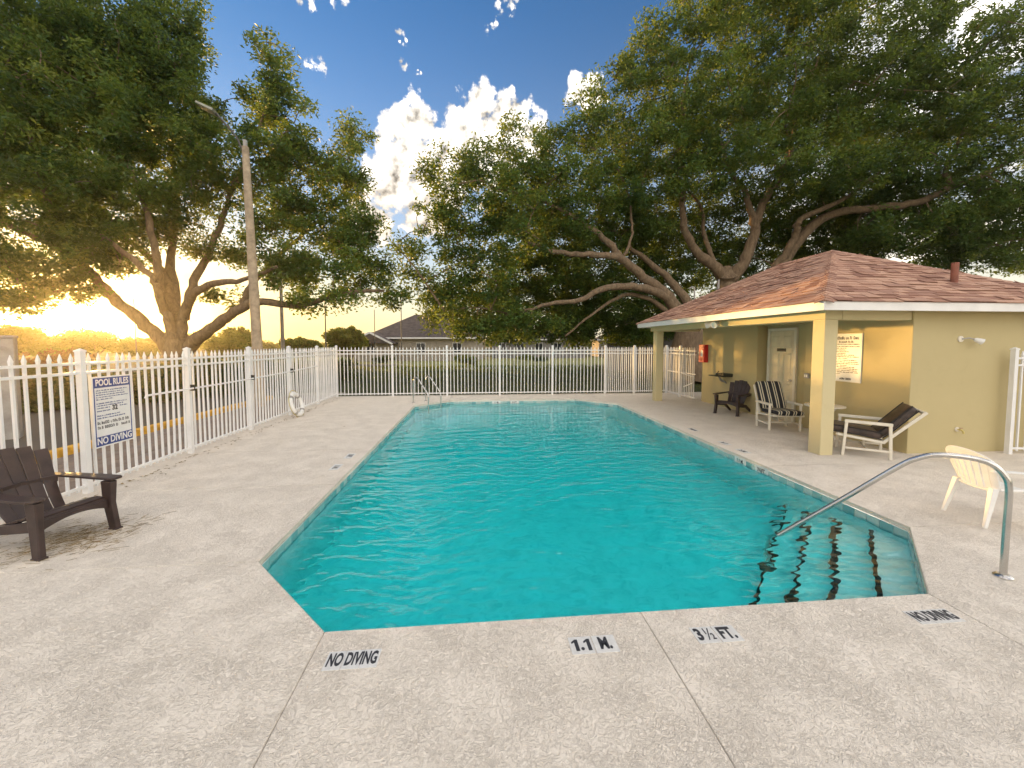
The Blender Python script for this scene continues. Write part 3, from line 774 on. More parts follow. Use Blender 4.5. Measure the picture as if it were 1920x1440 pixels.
for nm, (x0, x1, z0, z1) in (('header_band', (-W2 + .02, W2 - .02, H2 - .155, H2 - .02)), ('footer_band', (-W2 + .02, W2 - .02, -H2 + .02, -H2 + .15)), ('border', (-W2 + .02, -W2 + .034, -H2 + .15, H2 - .155)), ('border', (W2 - .034, W2 - .02, -H2 + .15, H2 - .155))):
    MB().box(x0, x1, -0.0085, -0.0062, z0, z1).build(nm, M_sign_blue, t)
link('lettering', text_mesh('POOL RULES', 0.125, 0.0008, 0.72, 0.003, 'CENTER', 1.0), M_sign_white, t, (0, -0.0100, H2 - .088), (PI / 2, 0, 0))
link('lettering', text_mesh('NO DIVING', 0.13, 0.0008, 0.80, 0.003), M_sign_white, t, (0, -0.0100, -H2 + .085), (PI / 2, 0, 0))
link('lettering', text_mesh('32', 0.095, 0.0008, 0.9, 0.004), M_ink, t, (0.02, -0.0078, 0.035), (PI / 2, 0, 0))
zz = H2 - 0.20; rows = []
for fr in (0.95, 0.86, 0.88, 0.98, 0.5, None, 0.95, 0.82): 
    if fr is None: zz -= 0.025; continue
    rows.append((zz, 0.016, fr, 5)); zz -= 0.031
scribble(t, rows, -W2 + .055, W2 - .05, M_sign_blue, -0.0068, 1)
scribble(t, [(0.045, 0.016, 0.42, 6), (0.005, 0.016, 0.42, 6), (-0.06, 0.018, 0.7, 6), (-0.095, 0.018, 0.85, 5)], -W2 + .055, W2 - .05, M_sign_blue, -0.0068, 2)
scribble(t, [(0.045, 0.016, 0.95, 4)], 0.10, W2 - .06, M_sign_blue, -0.0068, 5)
scribble(t, [(-0.17, 0.04, 0.98, 6), (-0.235, 0.04, 0.62, 7)], -W2 + .055, W2 - .05, M_ink, -0.0068, 3)
scribble(t, [(-0.235, 0.035, 0.95, 4)], 0.11, W2 - .05, M_ink, -0.0068, 8)

# ------------------------------------------------------------------ pool house
ph = thing('pool_house', (0, 0, 0), 0, 'yellow stucco pool house with brown hipped shingle roof and open porch', 'pool house')
WX, WY, WYF, WXR = 7.78, 6.40, 13.0, 11.35
R0, R1 = 8.71, 10.32          # door recess
RD = 8.07
MB().box(WX, WXR, WY, R0, -0.01, 2.60).build('wall', M_stucco, ph, bevel=0.012)
MB().box(WX, WXR, R1, WYF, -0.01, 2.60).build('wall', M_stucco, ph, bevel=0.012)
MB().box(RD, WXR - 0.01, R0 - 0.005, R1 + 0.005, -0.01, 2.59).build('recess_wall', M_stucco, ph)
MB().box(WX + 0.05, RD, R0 + 0.002, R1 - 0.002, 2.49, 2.59).build('recess_lintel', M_stucco, ph)
for y0, y1, x0 in ((6.45, 6.71, 6.12), (13.10, 13.36, 6.18)):
    MB().box(x0, x0 + 0.25, y0, y1, -0.01, 2.425).build('pillar', M_stucco_pale, ph, bevel=0.012)
MB().box(6.10, 6.42, 6.43, 13.42, 2.42, 2.60).build('beam', M_stucco_pale, ph, bevel=0.01)
MB().box(6.425, 7.777, 6.43, 6.70, 2.42, 2.60).build('beam', M_stucco_pale, ph, bevel=0.01)
MB().box(6.425, 7.777, 13.12, 13.40, 2.42, 2.60).build('beam', M_stucco_pale, ph, bevel=0.01)
EX0, EX1, EY0, EY1 = 5.75, 11.75, 6.10, 13.72
EZ, RZ, HALF = 2.70, 4.27, 3.0
MB().box(EX0 + 0.02, EX1 - 0.02, EY0 + 0.02, EY1 - 0.02, 2.602, 2.625).build('soffit', M_stucco_pale, ph)
for (x0, x1, y0, y1) in ((EX0, EX0 + .03, EY0, EY1), (EX1 - .03, EX1, EY0, EY1), (EX0 + .03, EX1 - .03, EY0, EY0 + .03), (EX0 + .03, EX1 - .03, EY1 - .03, EY1)):
    MB().box(x0, x1, y0, y1, 2.555, 2.705).build('fascia', M_fascia, ph, bevel=0.004, segs=1)
MX = EX0 + HALF
ry0, ry1 = EY0 + HALF, EY1 - HALF
rv = [(EX0 - .01, EY0 - .01, EZ), (EX1 + .01, EY0 - .01, EZ), (EX1 + .01, EY1 + .01, EZ), (EX0 - .01, EY1 + .01, EZ), (MX, ry0, RZ), (MX, ry1, RZ)]
roof = MB().add(rv, [(0, 1, 4), (1, 2, 5, 4), (2, 3, 5), (3, 0, 4, 5), (0, 3, 2, 1)]).build('roof', M_shingle, ph)
# shingles course by course on each slope
SL = math.hypot(HALF, RZ - EZ); TANP = (RZ - EZ) / HALF; EXPO, TABW = 0.145, 0.30
def shingle_mesh(w, l, th=0.011):
    m = MB(); h = w / 2
    m.add([(-h, 0, 0.004), (h, 0, 0.004), (h, l, -0.002), (-h, l, -0.002), (-h, 0, 0.004 + th), (h, 0, 0.004 + th), (h, l, 0.003), (-h, l, 0.003)],
          [(0, 3, 2, 1), (4, 5, 6, 7), (0, 1, 5, 4), (1, 2, 6, 5), (2, 3, 7, 6), (3, 0, 4, 7)])
    return m
sh_meshes = []
for w in (0.20, 0.27, 0.34):
    me = shingle_mesh(w - 0.006, EXPO * 1.25).mesh('shingle'); me.materials.append(M_shingle); sh_meshes.append((w, me))
slopes = [  # eave origin, eave direction, up-slope plan direction, eave length
    (Vector((EX0 - .01, EY1 + .01, EZ)), Vector((0, -1, 0)), Vector((1, 0, 0)), EY1 - EY0 + .02),
    (Vector((EX0 - .01, EY0 - .01, EZ)), Vector((1, 0, 0)), Vector((0, 1, 0)), EX1 - EX0 + .02),
    (Vector((EX1 + .01, EY0 - .01, EZ)), Vector((0, 1, 0)), Vector((-1, 0, 0)), EY1 - EY0 + .02),
    (Vector((EX1 + .01, EY1 + .01, EZ)), Vector((-1, 0, 0)), Vector((0, -1, 0)), EX1 - EX0 + .02)]
cand = []; rest = MB()
rr_ = random.Random(11)
for si, (o0, ed, ud, EL) in enumerate(slopes):
    up = (ud + Vector((0, 0, TANP))).normalized(); nrm = ed.cross(up)
    mat3 = Matrix((ed, up, nrm)).transposed()
    nc = int(SL / EXPO)
    for c in range(nc):
        v0 = c * EXPO - 0.012; uin0 = max(0, v0) / SL * HALF; uin1 = min(SL, v0 + EXPO * 1.25) / SL * HALF
        x = -rr_.random() * 0.3
        while x < EL:
            w, me = rr_.choice(sh_meshes)
            xa, xb = x, x + w; x = xb
            lo0, hi0, lo1, hi1 = uin0, EL - uin0, uin1, EL - uin1
            if xb < lo0 + 0.03 or xa > hi0 - 0.03: continue
            org = o0 + ed * ((xa + xb) / 2) + up * v0
            if xa >= lo1 and xb <= hi1:
                jit = rr_.choice((0.0, 0.0, 0.006, 0.014))
                M4 = Matrix.Translation(org + nrm * (0.004 + jit)) @ mat3.to_4x4()
                cand.append((si, (org - Vector((0, 0, EYE))).length, me, M4))
            else:
                l = EXPO * 1.25
                qa = [(max(xa, lo0), 0), (min(xb, hi0), 0), (max(min(xb, hi1), max(xa, lo0)), l), (min(max(xa, lo1), min(xb, hi0)), l)]
                q = [o0 + ed * u_ + up * (v0 + v_) + nrm * (0.008 if v_ == 0 else 0.003) for u_, v_ in qa]
                q2 = [p_ + nrm * 0.010 for p_ in q]
                rest.add(q + q2, [(0, 3, 2, 1), (4, 5, 6, 7), (0, 1, 5, 4), (1, 2, 6, 5), (2, 3, 7, 6), (3, 0, 4, 7)])
cand.sort(key=lambda a: a[1] + (100 if a[0] > 1 else 0))
for (si, dd, me, M4) in cand[:296]:
    o = link('shingle', me, None, roof); o.matrix_local = M4
for (si, dd, me, M4) in cand[296:]:
    rest.add([M4 @ v.co for v in me.vertices], [tuple(p.vertices) for p in me.polygons])
o = link('shingle_field', rest.mesh('shingle_field', fix=False), M_shingle, roof); o['kind'] = 'stuff'
# hip and ridge caps
def caps(a, b, nA, nB):
    a, b = Vector(a), Vector(b); d = (b - a); L = d.length; d /= L; k = int(L / 0.15)
    sA = d.cross(nA).normalized(); sB = d.cross(nB).normalized()
    if sA.z > 0: sA = -sA
    if sB.z > 0: sB = -sB
    if sA.dot(sB) > 0.9: sB = -sB
    for i in range(k):
        p = a + d * (L * i / k); q = p + d * (L / k * 1.3)
        upn = (nA + nB).normalized()
        z0, z1 = upn * 0.030, upn * 0.018
        ps = [p + sA * 0.14 + z0 * .7, p + z0 * 1.1, p + sB * 0.14 + z0 * .7, q + sA * 0.14 + z1 * .7, q + z1 * 1.1, q + sB * 0.14 + z1 * .7]
        pb = [v - upn * 0.012 for v in ps]
        MB().add(ps + pb, [(0, 3, 4, 1), (1, 4, 5, 2), (6, 7, 10, 9), (7, 8, 11, 10), (0, 1, 7, 6), (1, 2, 8, 7), (3, 9, 10, 4), (4, 10, 11, 5), (0, 6, 9, 3), (2, 5, 11, 8)]).build('ridge_cap', M_shingle, roof)
nW = Vector((-TANP, 0, 1)).normalized(); nE = Vector((TANP, 0, 1)).normalized(); nS = Vector((0, -TANP, 1)).normalized(); nN = Vector((0, TANP, 1)).normalized()
caps(rv[0], rv[4], nW, nS); caps(rv[3], rv[5], nW, nN); caps(rv[1], rv[4], nE, nS); caps(rv[2], rv[5], nE, nN); caps(rv[4], rv[5], nW, nE)
MB().tube([(9.36, 7.02, 3.08), (9.36, 7.02, 3.58)], 0.058, 14).build('vent_pipe', M_rust, roof, smooth=True)
MB().tube([(7.6, 11.9, 3.6), (7.6, 11.9, 4.0)], 0.03, 8).build('vent_pipe', M_concrete, roof, smooth=True)
MB().tube(catmull([(7.1, 12.4, 3.3), (7.1, 12.4, 3.75), (7.05, 12.42, 3.84), (6.95, 12.45, 3.80)], 4), 0.022, 8).build('vent_pipe', M_concrete, roof, smooth=True)

# door in the recess
dr = thing('porch_door', (RD, 9.74, 0), -PI / 2, 'cream panelled door with a dark plaque in the porch recess', 'door')
MB().box(-0.41, 0.41, -0.042, -0.004, 0.01, 2.33).build('leaf', M_door, dr, bevel=0.003, segs=1)
for x0, x1 in ((-0.49, -0.415), (0.415, 0.49)): MB().box(x0, x1, -0.06, -0.003, 0.0, 2.40).build('frame', M_frame_white, dr)
MB().box(-0.413, 0.413, -0.058, -0.003, 2.335, 2.40).build('frame', M_frame_white, dr)
for x in (-0.20, 0.20):
    for z0, z1 in ((0.15, 0.78), (0.92, 1.75), (1.88, 2.2)):
        m = MB()
        m.add([(x - .14, -0.043, z0), (x + .14, -0.043, z0), (x + .14, -0.043, z1), (x - .14, -0.043, z1), (x - .10, -0.056, z0 + .04), (x + .10, -0.056, z0 + .04), (x + .10, -0.056, z1 - .04), (x - .10, -0.056, z1 - .04)],
              [(4, 5, 6, 7), (0, 1, 5, 4), (1, 2, 6, 5), (2, 3, 7, 6), (3, 0, 4, 7)])
        m.build('panel', M_door, dr)
MB().box(-0.14, 0.14, -0.062, -0.0445, 1.79, 1.87).build('plaque', M_dark, dr)
MB().lathe([(0.03, 0), (0.03, 0.02), (0.015, 0.03), (0.028, 0.05), (0.02, 0.065)], 12).build('knob', M_steel, dr, smooth=True).matrix_local = Matrix.Translation((0.34, -0.044, 1.05)) @ Matrix.Rotation(PI / 2, 4, 'X')

# things on the pool house
t = thing('wall_notice', (WX - 0.002, 7.65, 1.70), -PI / 2, 'white notice board with printed rules on the yellow porch wall', 'sign')
MB().box(-0.34, 0.34, -0.016, 0.0, -0.51, 0.51).build('board', M_sign_white, t, bevel=0.003, segs=1)
for (x0, x1, z0, z1) in ((-.33, .33, .495, .505), (-.33, .33, -.505, -.495), (-.335, -.325, -.495, .495), (.325, .335, -.495, .495)): MB().box(x0, x1, -0.018, -0.0163, z0, z1).build('border', M_frame_white, t)
scribble(t, [(0.385, 0.062, 1.0, 8)], -0.29, 0.30, M_ink, -0.0168, 21)
scribble(t, [(0.315, 0.042, 1.0, 6)], -0.17, 0.17, M_ink, -0.0168, 22)
scribble(t, [(0.275, 0.018, 1.0, 9)], -0.24, 0.28, M_ink, -0.0168, 23)
rows = []; zz = 0.225
for fr in (0.98, .5, .52, .6, .5, .8, .98, .6, .9, .97, .98, .55, .85, .98, .92, .98, .3): rows.append((zz, 0.019, fr, 6)); zz -= 0.036
scribble(t, rows, -0.30, 0.30, M_ink, -0.0168, 24)
scribble(t, [(-0.465, 0.042, 1.0, 7)], -0.13, 0.15, M_ink, -0.0168, 25)
t = thing('emergency_box', (WX - 0.002, 12.80, 1.66), -PI / 2, 'red wall box with a small white label at the porch wall end', 'emergency box')
MB().box(-0.16, 0.16, -0.15, 0.0, -0.30, 0.30).build('case', M_red, t, bevel=0.012)
MB().box(-0.13, 0.13, -0.158, -0.149, -0.27, 0.27).build('door_panel', M_red, t, bevel=0.003, segs=1)
MB().box(-0.02, 0.09, -0.161, -0.1582, -0.10, 0.12).build('label_plate', M_sign_white, t)
MB().box(-0.12, -0.10, -0.172, -0.158, -0.05, 0.05).build('handle', M_steel, t)
def spot_heads(t, pts, k_=1.0):
    for (p, d) in pts:
        d = Vector(d).normalized(); p = Vector(p)
        q = Vector((0, 0, 1)).rotation_difference(d)
        o = MB().lathe([(0.02, -0.02), (0.035, 0.0), (0.05, 0.07), (0.055, 0.10), (0.048, 0.102), (0.03, 0.07)], 16).build('lamp_head', M_white_plastic, t, smooth=True)
        o.matrix_local = Matrix.Translation(p) @ q.to_matrix().to_4x4() @ Matrix.Scale(k_, 4)
        o2 = MB().lathe([(0.044, 0.0), (0.044, 0.004)], 16).build('lens', M_frame_white, o); o2.location = (0, 0, 0.085)
t = thing('twin_floodlight', (6.098, 9.55, 2.51), -PI / 2, 'white twin floodlight on the porch beam above the dark chair', 'floodlight')
MB().lathe([(0.06, 0), (0.06, 0.02), (0.04, 0.035)], 18).build('base_plate', M_white_plastic, t, smooth=True).matrix_local = Matrix.Rotation(PI / 2, 4, 'X')
MB().tube([(0, -0.03, 0), (-0.08, -0.06, 0)], 0.014, 8).build('arm', M_white_plastic, t, smooth=True)
MB().tube([(0, -0.03, 0), (0.08, -0.06, 0)], 0.014, 8).build('arm', M_white_plastic, t, smooth=True)
spot_heads(t, [((-0.11, -0.07, 0), (-0.55, -0.6, -0.25)), ((0.11, -0.07, 0), (0.35, -0.75, -0.30))], 1.55)
t = thing('wall_spotlight', (8.72, WY - 0.002, 2.08), 0, 'small single spotlight on a bent arm on the yellow front wall', 'spotlight')
MB().lathe([(0.055, 0), (0.055, 0.018), (0.03, 0.03)], 18).build('base_plate', M_pvc, t, smooth=True).matrix_local = Matrix.Rotation(PI / 2, 4, 'X')
MB().tube([(0, -0.03, 0), (0.09, -0.07, 0.02), (0.19, -0.09, -0.01)], 0.012, 8).build('arm', M_concrete, t, smooth=True)
spot_heads(t, [((0.19, -0.09, -0.01), (0.7, -0.45, -0.4))])
t = thing('hose_tap', (8.76, WY - 0.002, 0.43), 0, 'small brass hose tap low on the yellow front wall', 'tap')
MB().lathe([(0.04, 0), (0.04, 0.012), (0.015, 0.02)], 14).build('escutcheon', M_pvc, t, smooth=True).matrix_local = Matrix.Rotation(PI / 2, 4, 'X')
MB().tube(catmull([(0, -0.01, 0), (0, -0.07, 0), (0, -0.10, -0.02), (0, -0.11, -0.06)], 4), 0.014, 8).build('spout', M_rope, t, smooth=True)
MB().bar((-0.03, -0.07, 0.035), (0.03, -0.07, 0.035), 0.012, 0.01).build('handle', M_rust, t)
t = thing('light_switch', (WX - 0.002, 8.62, 1.24), -PI / 2, 'grey double switch box beside the porch recess', 'switch')
MB().box(-0.06, 0.06, -0.04, 0, -0.06, 0.06).build('box', M_concrete, t, bevel=0.006)
for x in (-0.025, 0.025): MB().box(x - 0.012, x + 0.012, -0.048, -0.0405, -0.03, 0.03).build('toggle', M_white_plastic, t)
t = thing('wall_tray', (WX - 0.002, 11.62, 0.98), -PI / 2, 'dark green tray on a bracket above the dark porch chair', 'tray')
MB().box(-0.30, 0.30, -0.42, -0.01, 0.0, 0.03).build('tray_base', M_green_dark, t, bevel=0.008)
MB().box(-0.12, 0.30, -0.30, -0.005, 0.03, 0.10).build('back_box', M_green_dark, t, bevel=0.01)
MB().tube(catmull([(0.0, -0.30, 0.03), (0.0, -0.30, 0.12), (0, -0.26, 0.16)], 4), 0.012, 8).build('spigot', M_dark, t, smooth=True)
MB().bar((0, -0.01, -0.22), (0, -0.28, -0.01), 0.03, 0.03).build('bracket', M_concrete, t)
MB().tube(catmull([(-0.05, -0.2, 0), (-0.05, -0.2, -0.10), (-0.05, -0.12, -0.16), (-0.05, -0.01, -0.17)], 4), 0.02, 8).build('drain_pipe', M_concrete, t, smooth=True)

# ------------------------------------------------------------------ furniture
def adirondack(name='adirondack_chair'):
    t = thing(name)
    BP = M_brown_plastic
    # fan back: five slats tied by a band, slots between them
    nb = 5
    y0, z0, y1, z1 = -0.13, 0.235, -0.47, 0.93
    for i in range(nb):
        a = (i - (nb - 1) / 2)
        xb, xt = a * 0.088, a * 0.122
        top = z1 - 0.018 * a * a
        pts = []
        for k in range(9):
            f = k / 8; bow = -0.045 * math.sin(PI * f)
            w = (0.086 + (0.121 - 0.086) * f) / 2 * (1 - 0.03 * math.sin(PI * f))
            zz = z0 + (top - z0) * f; yy = y0 + (y1 - y0) * f + bow * (1 - f) + 0.012 * a * a * 0.7
            pts.append((xb + (xt - xb) * f, yy, zz, w if k < 8 else w * 0.93))
        m = MB(); vs = []; fs = []
        for (x, y, z, w) in pts: vs += [(x - w, y, z), (x + w, y, z), (x + w, y - 0.02, z - 0.008), (x - w, y - 0.02, z - 0.008)]
        for k in range(8): fs += [(k * 4 + j, k * 4 + (j + 1) % 4, k * 4 + 4 + (j + 1) % 4, k * 4 + 4 + j) for j in range(4)]
        fs += [(3, 2, 1, 0), (32, 33, 34, 35)]
        m.add(vs, fs).build('back_slat', BP, t, smooth=True, bevel=0.004, segs=1)
    m = MB()
    band = [(-0.27, -0.285, 0.54), (-0.14, -0.315, 0.545), (0, -0.325, 0.548), (0.14, -0.315, 0.545), (0.27, -0.285, 0.54)]
    for p, q in zip(band[:-1], band[1:]): m.bar(p, q, 0.034, 0.07)
    m.build('back_band', BP, t, bevel=0.004, segs=1)
    # seat slats running across
    prof = [(0.335, 0.315), (0.325, 0.355), (0.25, 0.365), (0.16, 0.345), (0.07, 0.32), (-0.02, 0.292), (-0.11, 0.262), (-0.18, 0.245)]
    for p, q in zip(prof[:-1], prof[1:]):
        v = (Vector((0, *q)) - Vector((0, *p))).normalized() * 0.004
        MB().bar((0, p[0] + v.y, p[1] + v.z), (0, q[0] - v.y, q[1] - v.z), 0.52, 0.024, up=(0, 0.3, 1)).build('seat_slat', BP, t, bevel=0.005, segs=2)
    # front apron with an arched lower edge
    arch = [(-0.27, 0.335)] + [(-0.27 + 0.54 * k / 12, 0.30 - 0.06 * (2 * k / 12 - 1) ** 2) for k in range(13)] + [(0.27, 0.335)]
    MB().extr([(x, 0.33, z) for x, z in arch], (0, 0.022, 0)).build('apron', BP, t, bevel=0.003, segs=1)
    for s in (-1, 1):
        # front leg: wide tapering angle section under the arm end
        m = MB()
        def q(x, y, z): return (s * x, y, z)
        top = [q(0.265, 0.27, 0.53), q(0.335, 0.27, 0.53), q(0.335, 0.40, 0.53), q(0.265, 0.40, 0.53)]
        mid = [q(0.27, 0.275, 0.30), q(0.322, 0.275, 0.30), q(0.322, 0.392, 0.30), q(0.27, 0.392, 0.30)]
        bot = [q(0.282, 0.33, 0.0), q(0.34, 0.33, 0.0), q(0.34, 0.418, 0.0), q(0.282, 0.418, 0.0)]
        m.add(top + mid + bot, [(0, 1, 2, 3), (11, 10, 9, 8)] + [(j, (j + 1) % 4, 4 + (j + 1) % 4, 4 + j) for j in range(4)] + [(4 + j, 4 + (j + 1) % 4, 8 + (j + 1) % 4, 8 + j) for j in range(4)])
        lg = m.build('leg', BP, t, bevel=0.010)
        MB().box(min(s * .275, s * .347), max(s * .275, s * .347), 0.325, 0.428, 0.0, 0.018).build('foot', BP, lg, bevel=0.004, segs=1)
        # side rail and rear leg in one sweep
        MB().bar((s * 0.285, 0.30, 0.29), (s * 0.285, -0.16, 0.22), 0.035, 0.10, None, 0.085).build('side_rail', BP, t, bevel=0.006)
        MB().bar((s * 0.287, -0.12, 0.235), (s * 0.30, -0.50, 0.004), 0.04, 0.085, 0.038, 0.055).build('leg', BP, t, bevel=0.006)
        # arm: broad paddle
        poly = [(0.255, -0.40), (0.33, -0.40), (0.375, -0.1), (0.388, 0.2), (0.385, 0.38), (0.36, 0.43), (0.29, 0.435), (0.262, 0.41), (0.258, 0.2), (0.262, -0.1)]
        m = MB().prism([(s * x, y) for x, y in poly], 0.0, 0.024)
        m.v = [(x, y, z + 0.545 + (0.02 * (0.1 - y) if y < 0.1 else 0)) for x, y, z in m.v]
        m.build('arm', BP, t, bevel=0.007)
        MB().bar((s * 0.30, -0.36, 0.545), (s * 0.25, -0.29, 0.50), 0.03, 0.06).build('arm_support', BP, t, bevel=0.004, segs=1)
    return t
ad = adirondack(); ad.location = (-4.336, 4.327, 0); ad.rotation_euler[2] = R(-103.5)
tag(ad, 'dark brown plastic slatted armchair on the deck beside the pool rules sign', 'chair')
a2 = copy_tree(ad); a2.location = (7.30, 10.60, 0); a2.rotation_euler[2] = R(120)
tag(a2, 'dark brown plastic slatted armchair on the porch below the green tray', 'chair')

def pipe(t, name, p, q, w=0.045, mat=None): return MB().bar(p, q, w, w).build(name, mat or M_pvc, t, bevel=0.010)
def cushion(name, path, w, th, mat, t, piping=None):
    """padded cushion swept along a side profile path (y, z), rounded ends"""
    nseg = len(path); m = MB(); vs = []; fs = []
    P = [Vector((0, *p)) for p in path]; nr = 16
    for i, p in enumerate(P):
        d = (P[min(i + 1, nseg - 1)] - P[max(i - 1, 0)]).normalized(); nn = Vector((0, -d.z, d.y))
        e = min(i, nseg - 1 - i); k = 1.0 if e > 1 else (0.55 if e == 0 else 0.9)
        wk = 1.0 if e > 1 else (0.90 if e == 0 else 0.975)
        for j in range(nr):
            a = 2 * PI * j / nr
            cx_ = math.copysign(abs(math.cos(a)) ** 0.35, math.cos(a)); cz_ = math.copysign(abs(math.sin(a)) ** 0.6, math.sin(a))
            vs.append(p + Vector((cx_ * w / 2 * wk, 0, 0)) + nn * (cz_ * th / 2 * k))
    for i in range(nseg - 1): fs += [(i * nr + j, i * nr + (j + 1) % nr, (i + 1) * nr + (j + 1) % nr, (i + 1) * nr + j) for j in range(nr)]
    fs += [tuple(range(nr - 1, -1, -1)), tuple((nseg - 1) * nr + j for j in range(nr))]
    o = m.add(vs, fs).build(name, mat, t, smooth=True)
    if piping:
        for sgn in (1, -1):
            for sd in (-1, 1):
                ln = []
                for i, p in enumerate(P):
                    d = (P[min(i + 1, nseg - 1)] - P[max(i - 1, 0)]).normalized(); nn = Vector((0, -d.z, d.y))
                    ln.append(p + Vector((sd * w / 2 * 0.97, 0, 0)) + nn * (sgn * th / 2 * 0.80))
                MB().tube(ln, 0.009, 6).build('piping', piping, o, smooth=True)
    return o
def lerp_path(pts, k=4): return [(p.y, p.z) for p in catmull([(0, *q) for q in pts], k)]

# striped cushion chair
t = thing('cushioned_chair', (7.06, 8.60, 0), R(169), 'white pipe chair with black and cream striped cushions on the porch', 'chair')
for s in (-1, 1):
    pipe(t, 'leg', (s * .33, .27, 0), (s * .33, .27, .60)); pipe(t, 'leg', (s * .33, -.29, 0), (s * .33, -.29, .60))
    pipe(t, 'arm', (s * .33, -.33, .605), (s * .33, .31, .605), .052)
    pipe(t, 'seat_rail', (s * .305, -.30, .315), (s * .305, .42, .37), .04)
    pipe(t, 'side_stretcher', (s * .33, -.27, .15), (s * .33, .25, .15), .035)
    pipe(t, 'back_rail', (s * .29, -.24, .33), (s * .29, -.55, .97), .04)
pipe(t, 'front_rail', (-.33, .41, .372), (.33, .41, .372), .04); pipe(t, 'rear_rail', (-.31, -.29, .315), (.31, -.29, .315), .04)
pipe(t, 'back_top_rail', (-.30, -.55, .965), (.30, -.55, .965), .04); pipe(t, 'cross_stretcher', (-.31, 0.0, .15), (.31, 0.0, .15), .035); pipe(t, 'strut', (0, 0, .15), (0, 0, .33), .035)
cushion('seat_cushion', lerp_path([(-.24, .41), (0.0, .42), (.25, .44), (.44, .445), (.50, .43)]), .58, .11, M_stripe, t)
cushion('back_cushion', lerp_path([(-.20, .42), (-.26, .58), (-.36, .78), (-.46, .97), (-.52, 1.05)]), .58, .13, M_stripe, t)

# low brown reclining chair
t = thing('reclining_chair', (7.02, 6.50, 0), R(53), 'white pipe reclining chair with dark brown vinyl cushions near the pillar', 'chair')
for s in (-1, 1):
    pipe(t, 'leg', (s * .33, .34, 0), (s * .33, .30, .62)); pipe(t, 'leg', (s * .33, -.30, 0), (s * .33, -.28, .62))
    pipe(t, 'arm', (s * .33, .33, .622), (s * .33, -.31, .605), .052)
    pipe(t, 'seat_rail', (s * .30, .42, .37), (s * .30, -.22, .285), .045)
    pipe(t, 'back_rail', (s * .30, -.20, .285), (s * .30, -.72, .86), .048)
    pipe(t, 'side_stretcher', (s * .33, .31, .14), (s * .33, -.28, .14), .038)
pipe(t, 'front_rail', (-.31, .42, .37), (.31, .42, .37), .04); pipe(t, 'back_top_rail', (-.31, -.70, .84), (.31, -.70, .84), .045)
pipe(t, 'cross_stretcher', (-.31, 0, .14), (.31, 0, .14), .035); pipe(t, 'strut', (0, 0, .14), (0, 0, .30), .035); pipe(t, 'rear_rail', (-.31, -.21, .285), (.31, -.21, .285), .045)
cushion('seat_cushion', lerp_path([(.52, .465), (.46, .47), (.2, .445), (-.05, .41), (-.20, .385)]), .56, .14, M_brown_cushion, t, M_black_piping)
cushion('back_cushion', lerp_path([(-.16, .40), (-.26, .50), (-.40, .67), (-.53, .83), (-.60, .91)]), .54, .14, M_brown_cushion, t, M_black_piping)

# small round table behind the pillar
t = thing('round_table', (7.16, 7.48, 0), 0.3, 'small round white topped table with crossed legs behind the pillar', 'table')
MB().lathe([(0.33, 0.70), (0.345, 0.705), (0.345, 0.725), (0.33, 0.73)], 36).build('table_top', M_pvc, t, smooth=True)
for a in (0, PI / 2):
    c_, s_ = math.cos(a), math.sin(a)
    for sg in (-1, 1):
        MB().tube([(sg * .26 * c_, sg * .26 * s_, 0.0), (sg * .03 * c_ - .02 * s_, sg * .03 * s_ + .02 * c_, .36), (-sg * .22 * c_, -sg * .22 * s_, .70)], 0.014, 8).build('leg', M_pvc, t, smooth=True)

# white monobloc chair
t = thing('plastic_chair', (5.80, 3.87, 0), R(-101.5), 'white moulded plastic garden chair on the sunlit deck by the handrail', 'chair')
WP = M_white_plastic
m = MB(); vs = []; fs = []
nu, nv = 9, 8
for i in range(nu):
    f = i / (nu - 1)
    for j in range(nv):
        g = j / (nv - 1); wd = 0.20 + 0.045 * g
        vs.append(((f - .5) * 2 * wd, -0.20 + 0.44 * g, 0.415 + 0.02 * g - 0.018 * math.cos((f - .5) * PI) - (0.03 * (g - .8) / .2 if g > .8 else 0)))
for i in range(nu - 1):
    for j in range(nv - 1): fs.append((i * nv + j, (i + 1) * nv + j, (i + 1) * nv + j + 1, i * nv + j + 1))
o = m.add(vs, fs).build('seat', WP, t, smooth=True); md = o.modifiers.new('thick', 'SOLIDIFY'); md.thickness = 0.018
def back_pt(f, g):
    """f across -1..1, g up 0..1 on the curved back"""
    w = 0.215 + 0.055 * g; x = f * w
    return Vector((x, -0.20 - 0.14 * g + 0.07 * f * f, 0.40 + (0.43 - 0.05 * f * f) * g))
for k in range(6):
    f0, f1 = -0.80 + 0.275 * k, -0.80 + 0.275 * k + 0.205
    m = MB(); vs = []; fs = []
    for j in range(7):
        g = 0.02 + 0.78 * j / 6
        vs += [back_pt(f0, g), back_pt(f1, g), back_pt(f1, g) + Vector((0, -.012, 0)), back_pt(f0, g) + Vector((0, -.012, 0))]
    for j in range(6): fs += [(j * 4 + a, j * 4 + (a + 1) % 4, j * 4 + 4 + (a + 1) % 4, j * 4 + 4 + a) for a in range(4)]
    fs += [(3, 2, 1, 0), (24, 25, 26, 27)]
    m.add(vs, fs).build('back_slat', WP, t)
def strip(name, pairs, th):
    m = MB(); vs = []; fs = []
    for a, b in pairs: vs += [a, b, b + th, a + th]
    for j in range(len(pairs) - 1): fs += [(j * 4 + k, j * 4 + (k + 1) % 4, j * 4 + 4 + (k + 1) % 4, j * 4 + 4 + k) for k in range(4)]
    fs += [(3, 2, 1, 0), tuple(len(pairs) * 4 - 4 + k for k in range(4))]
    return m.add(vs, fs).build(name, WP, t, smooth=True, bevel=0.004, segs=1)
th = Vector((0, -.016, 0))
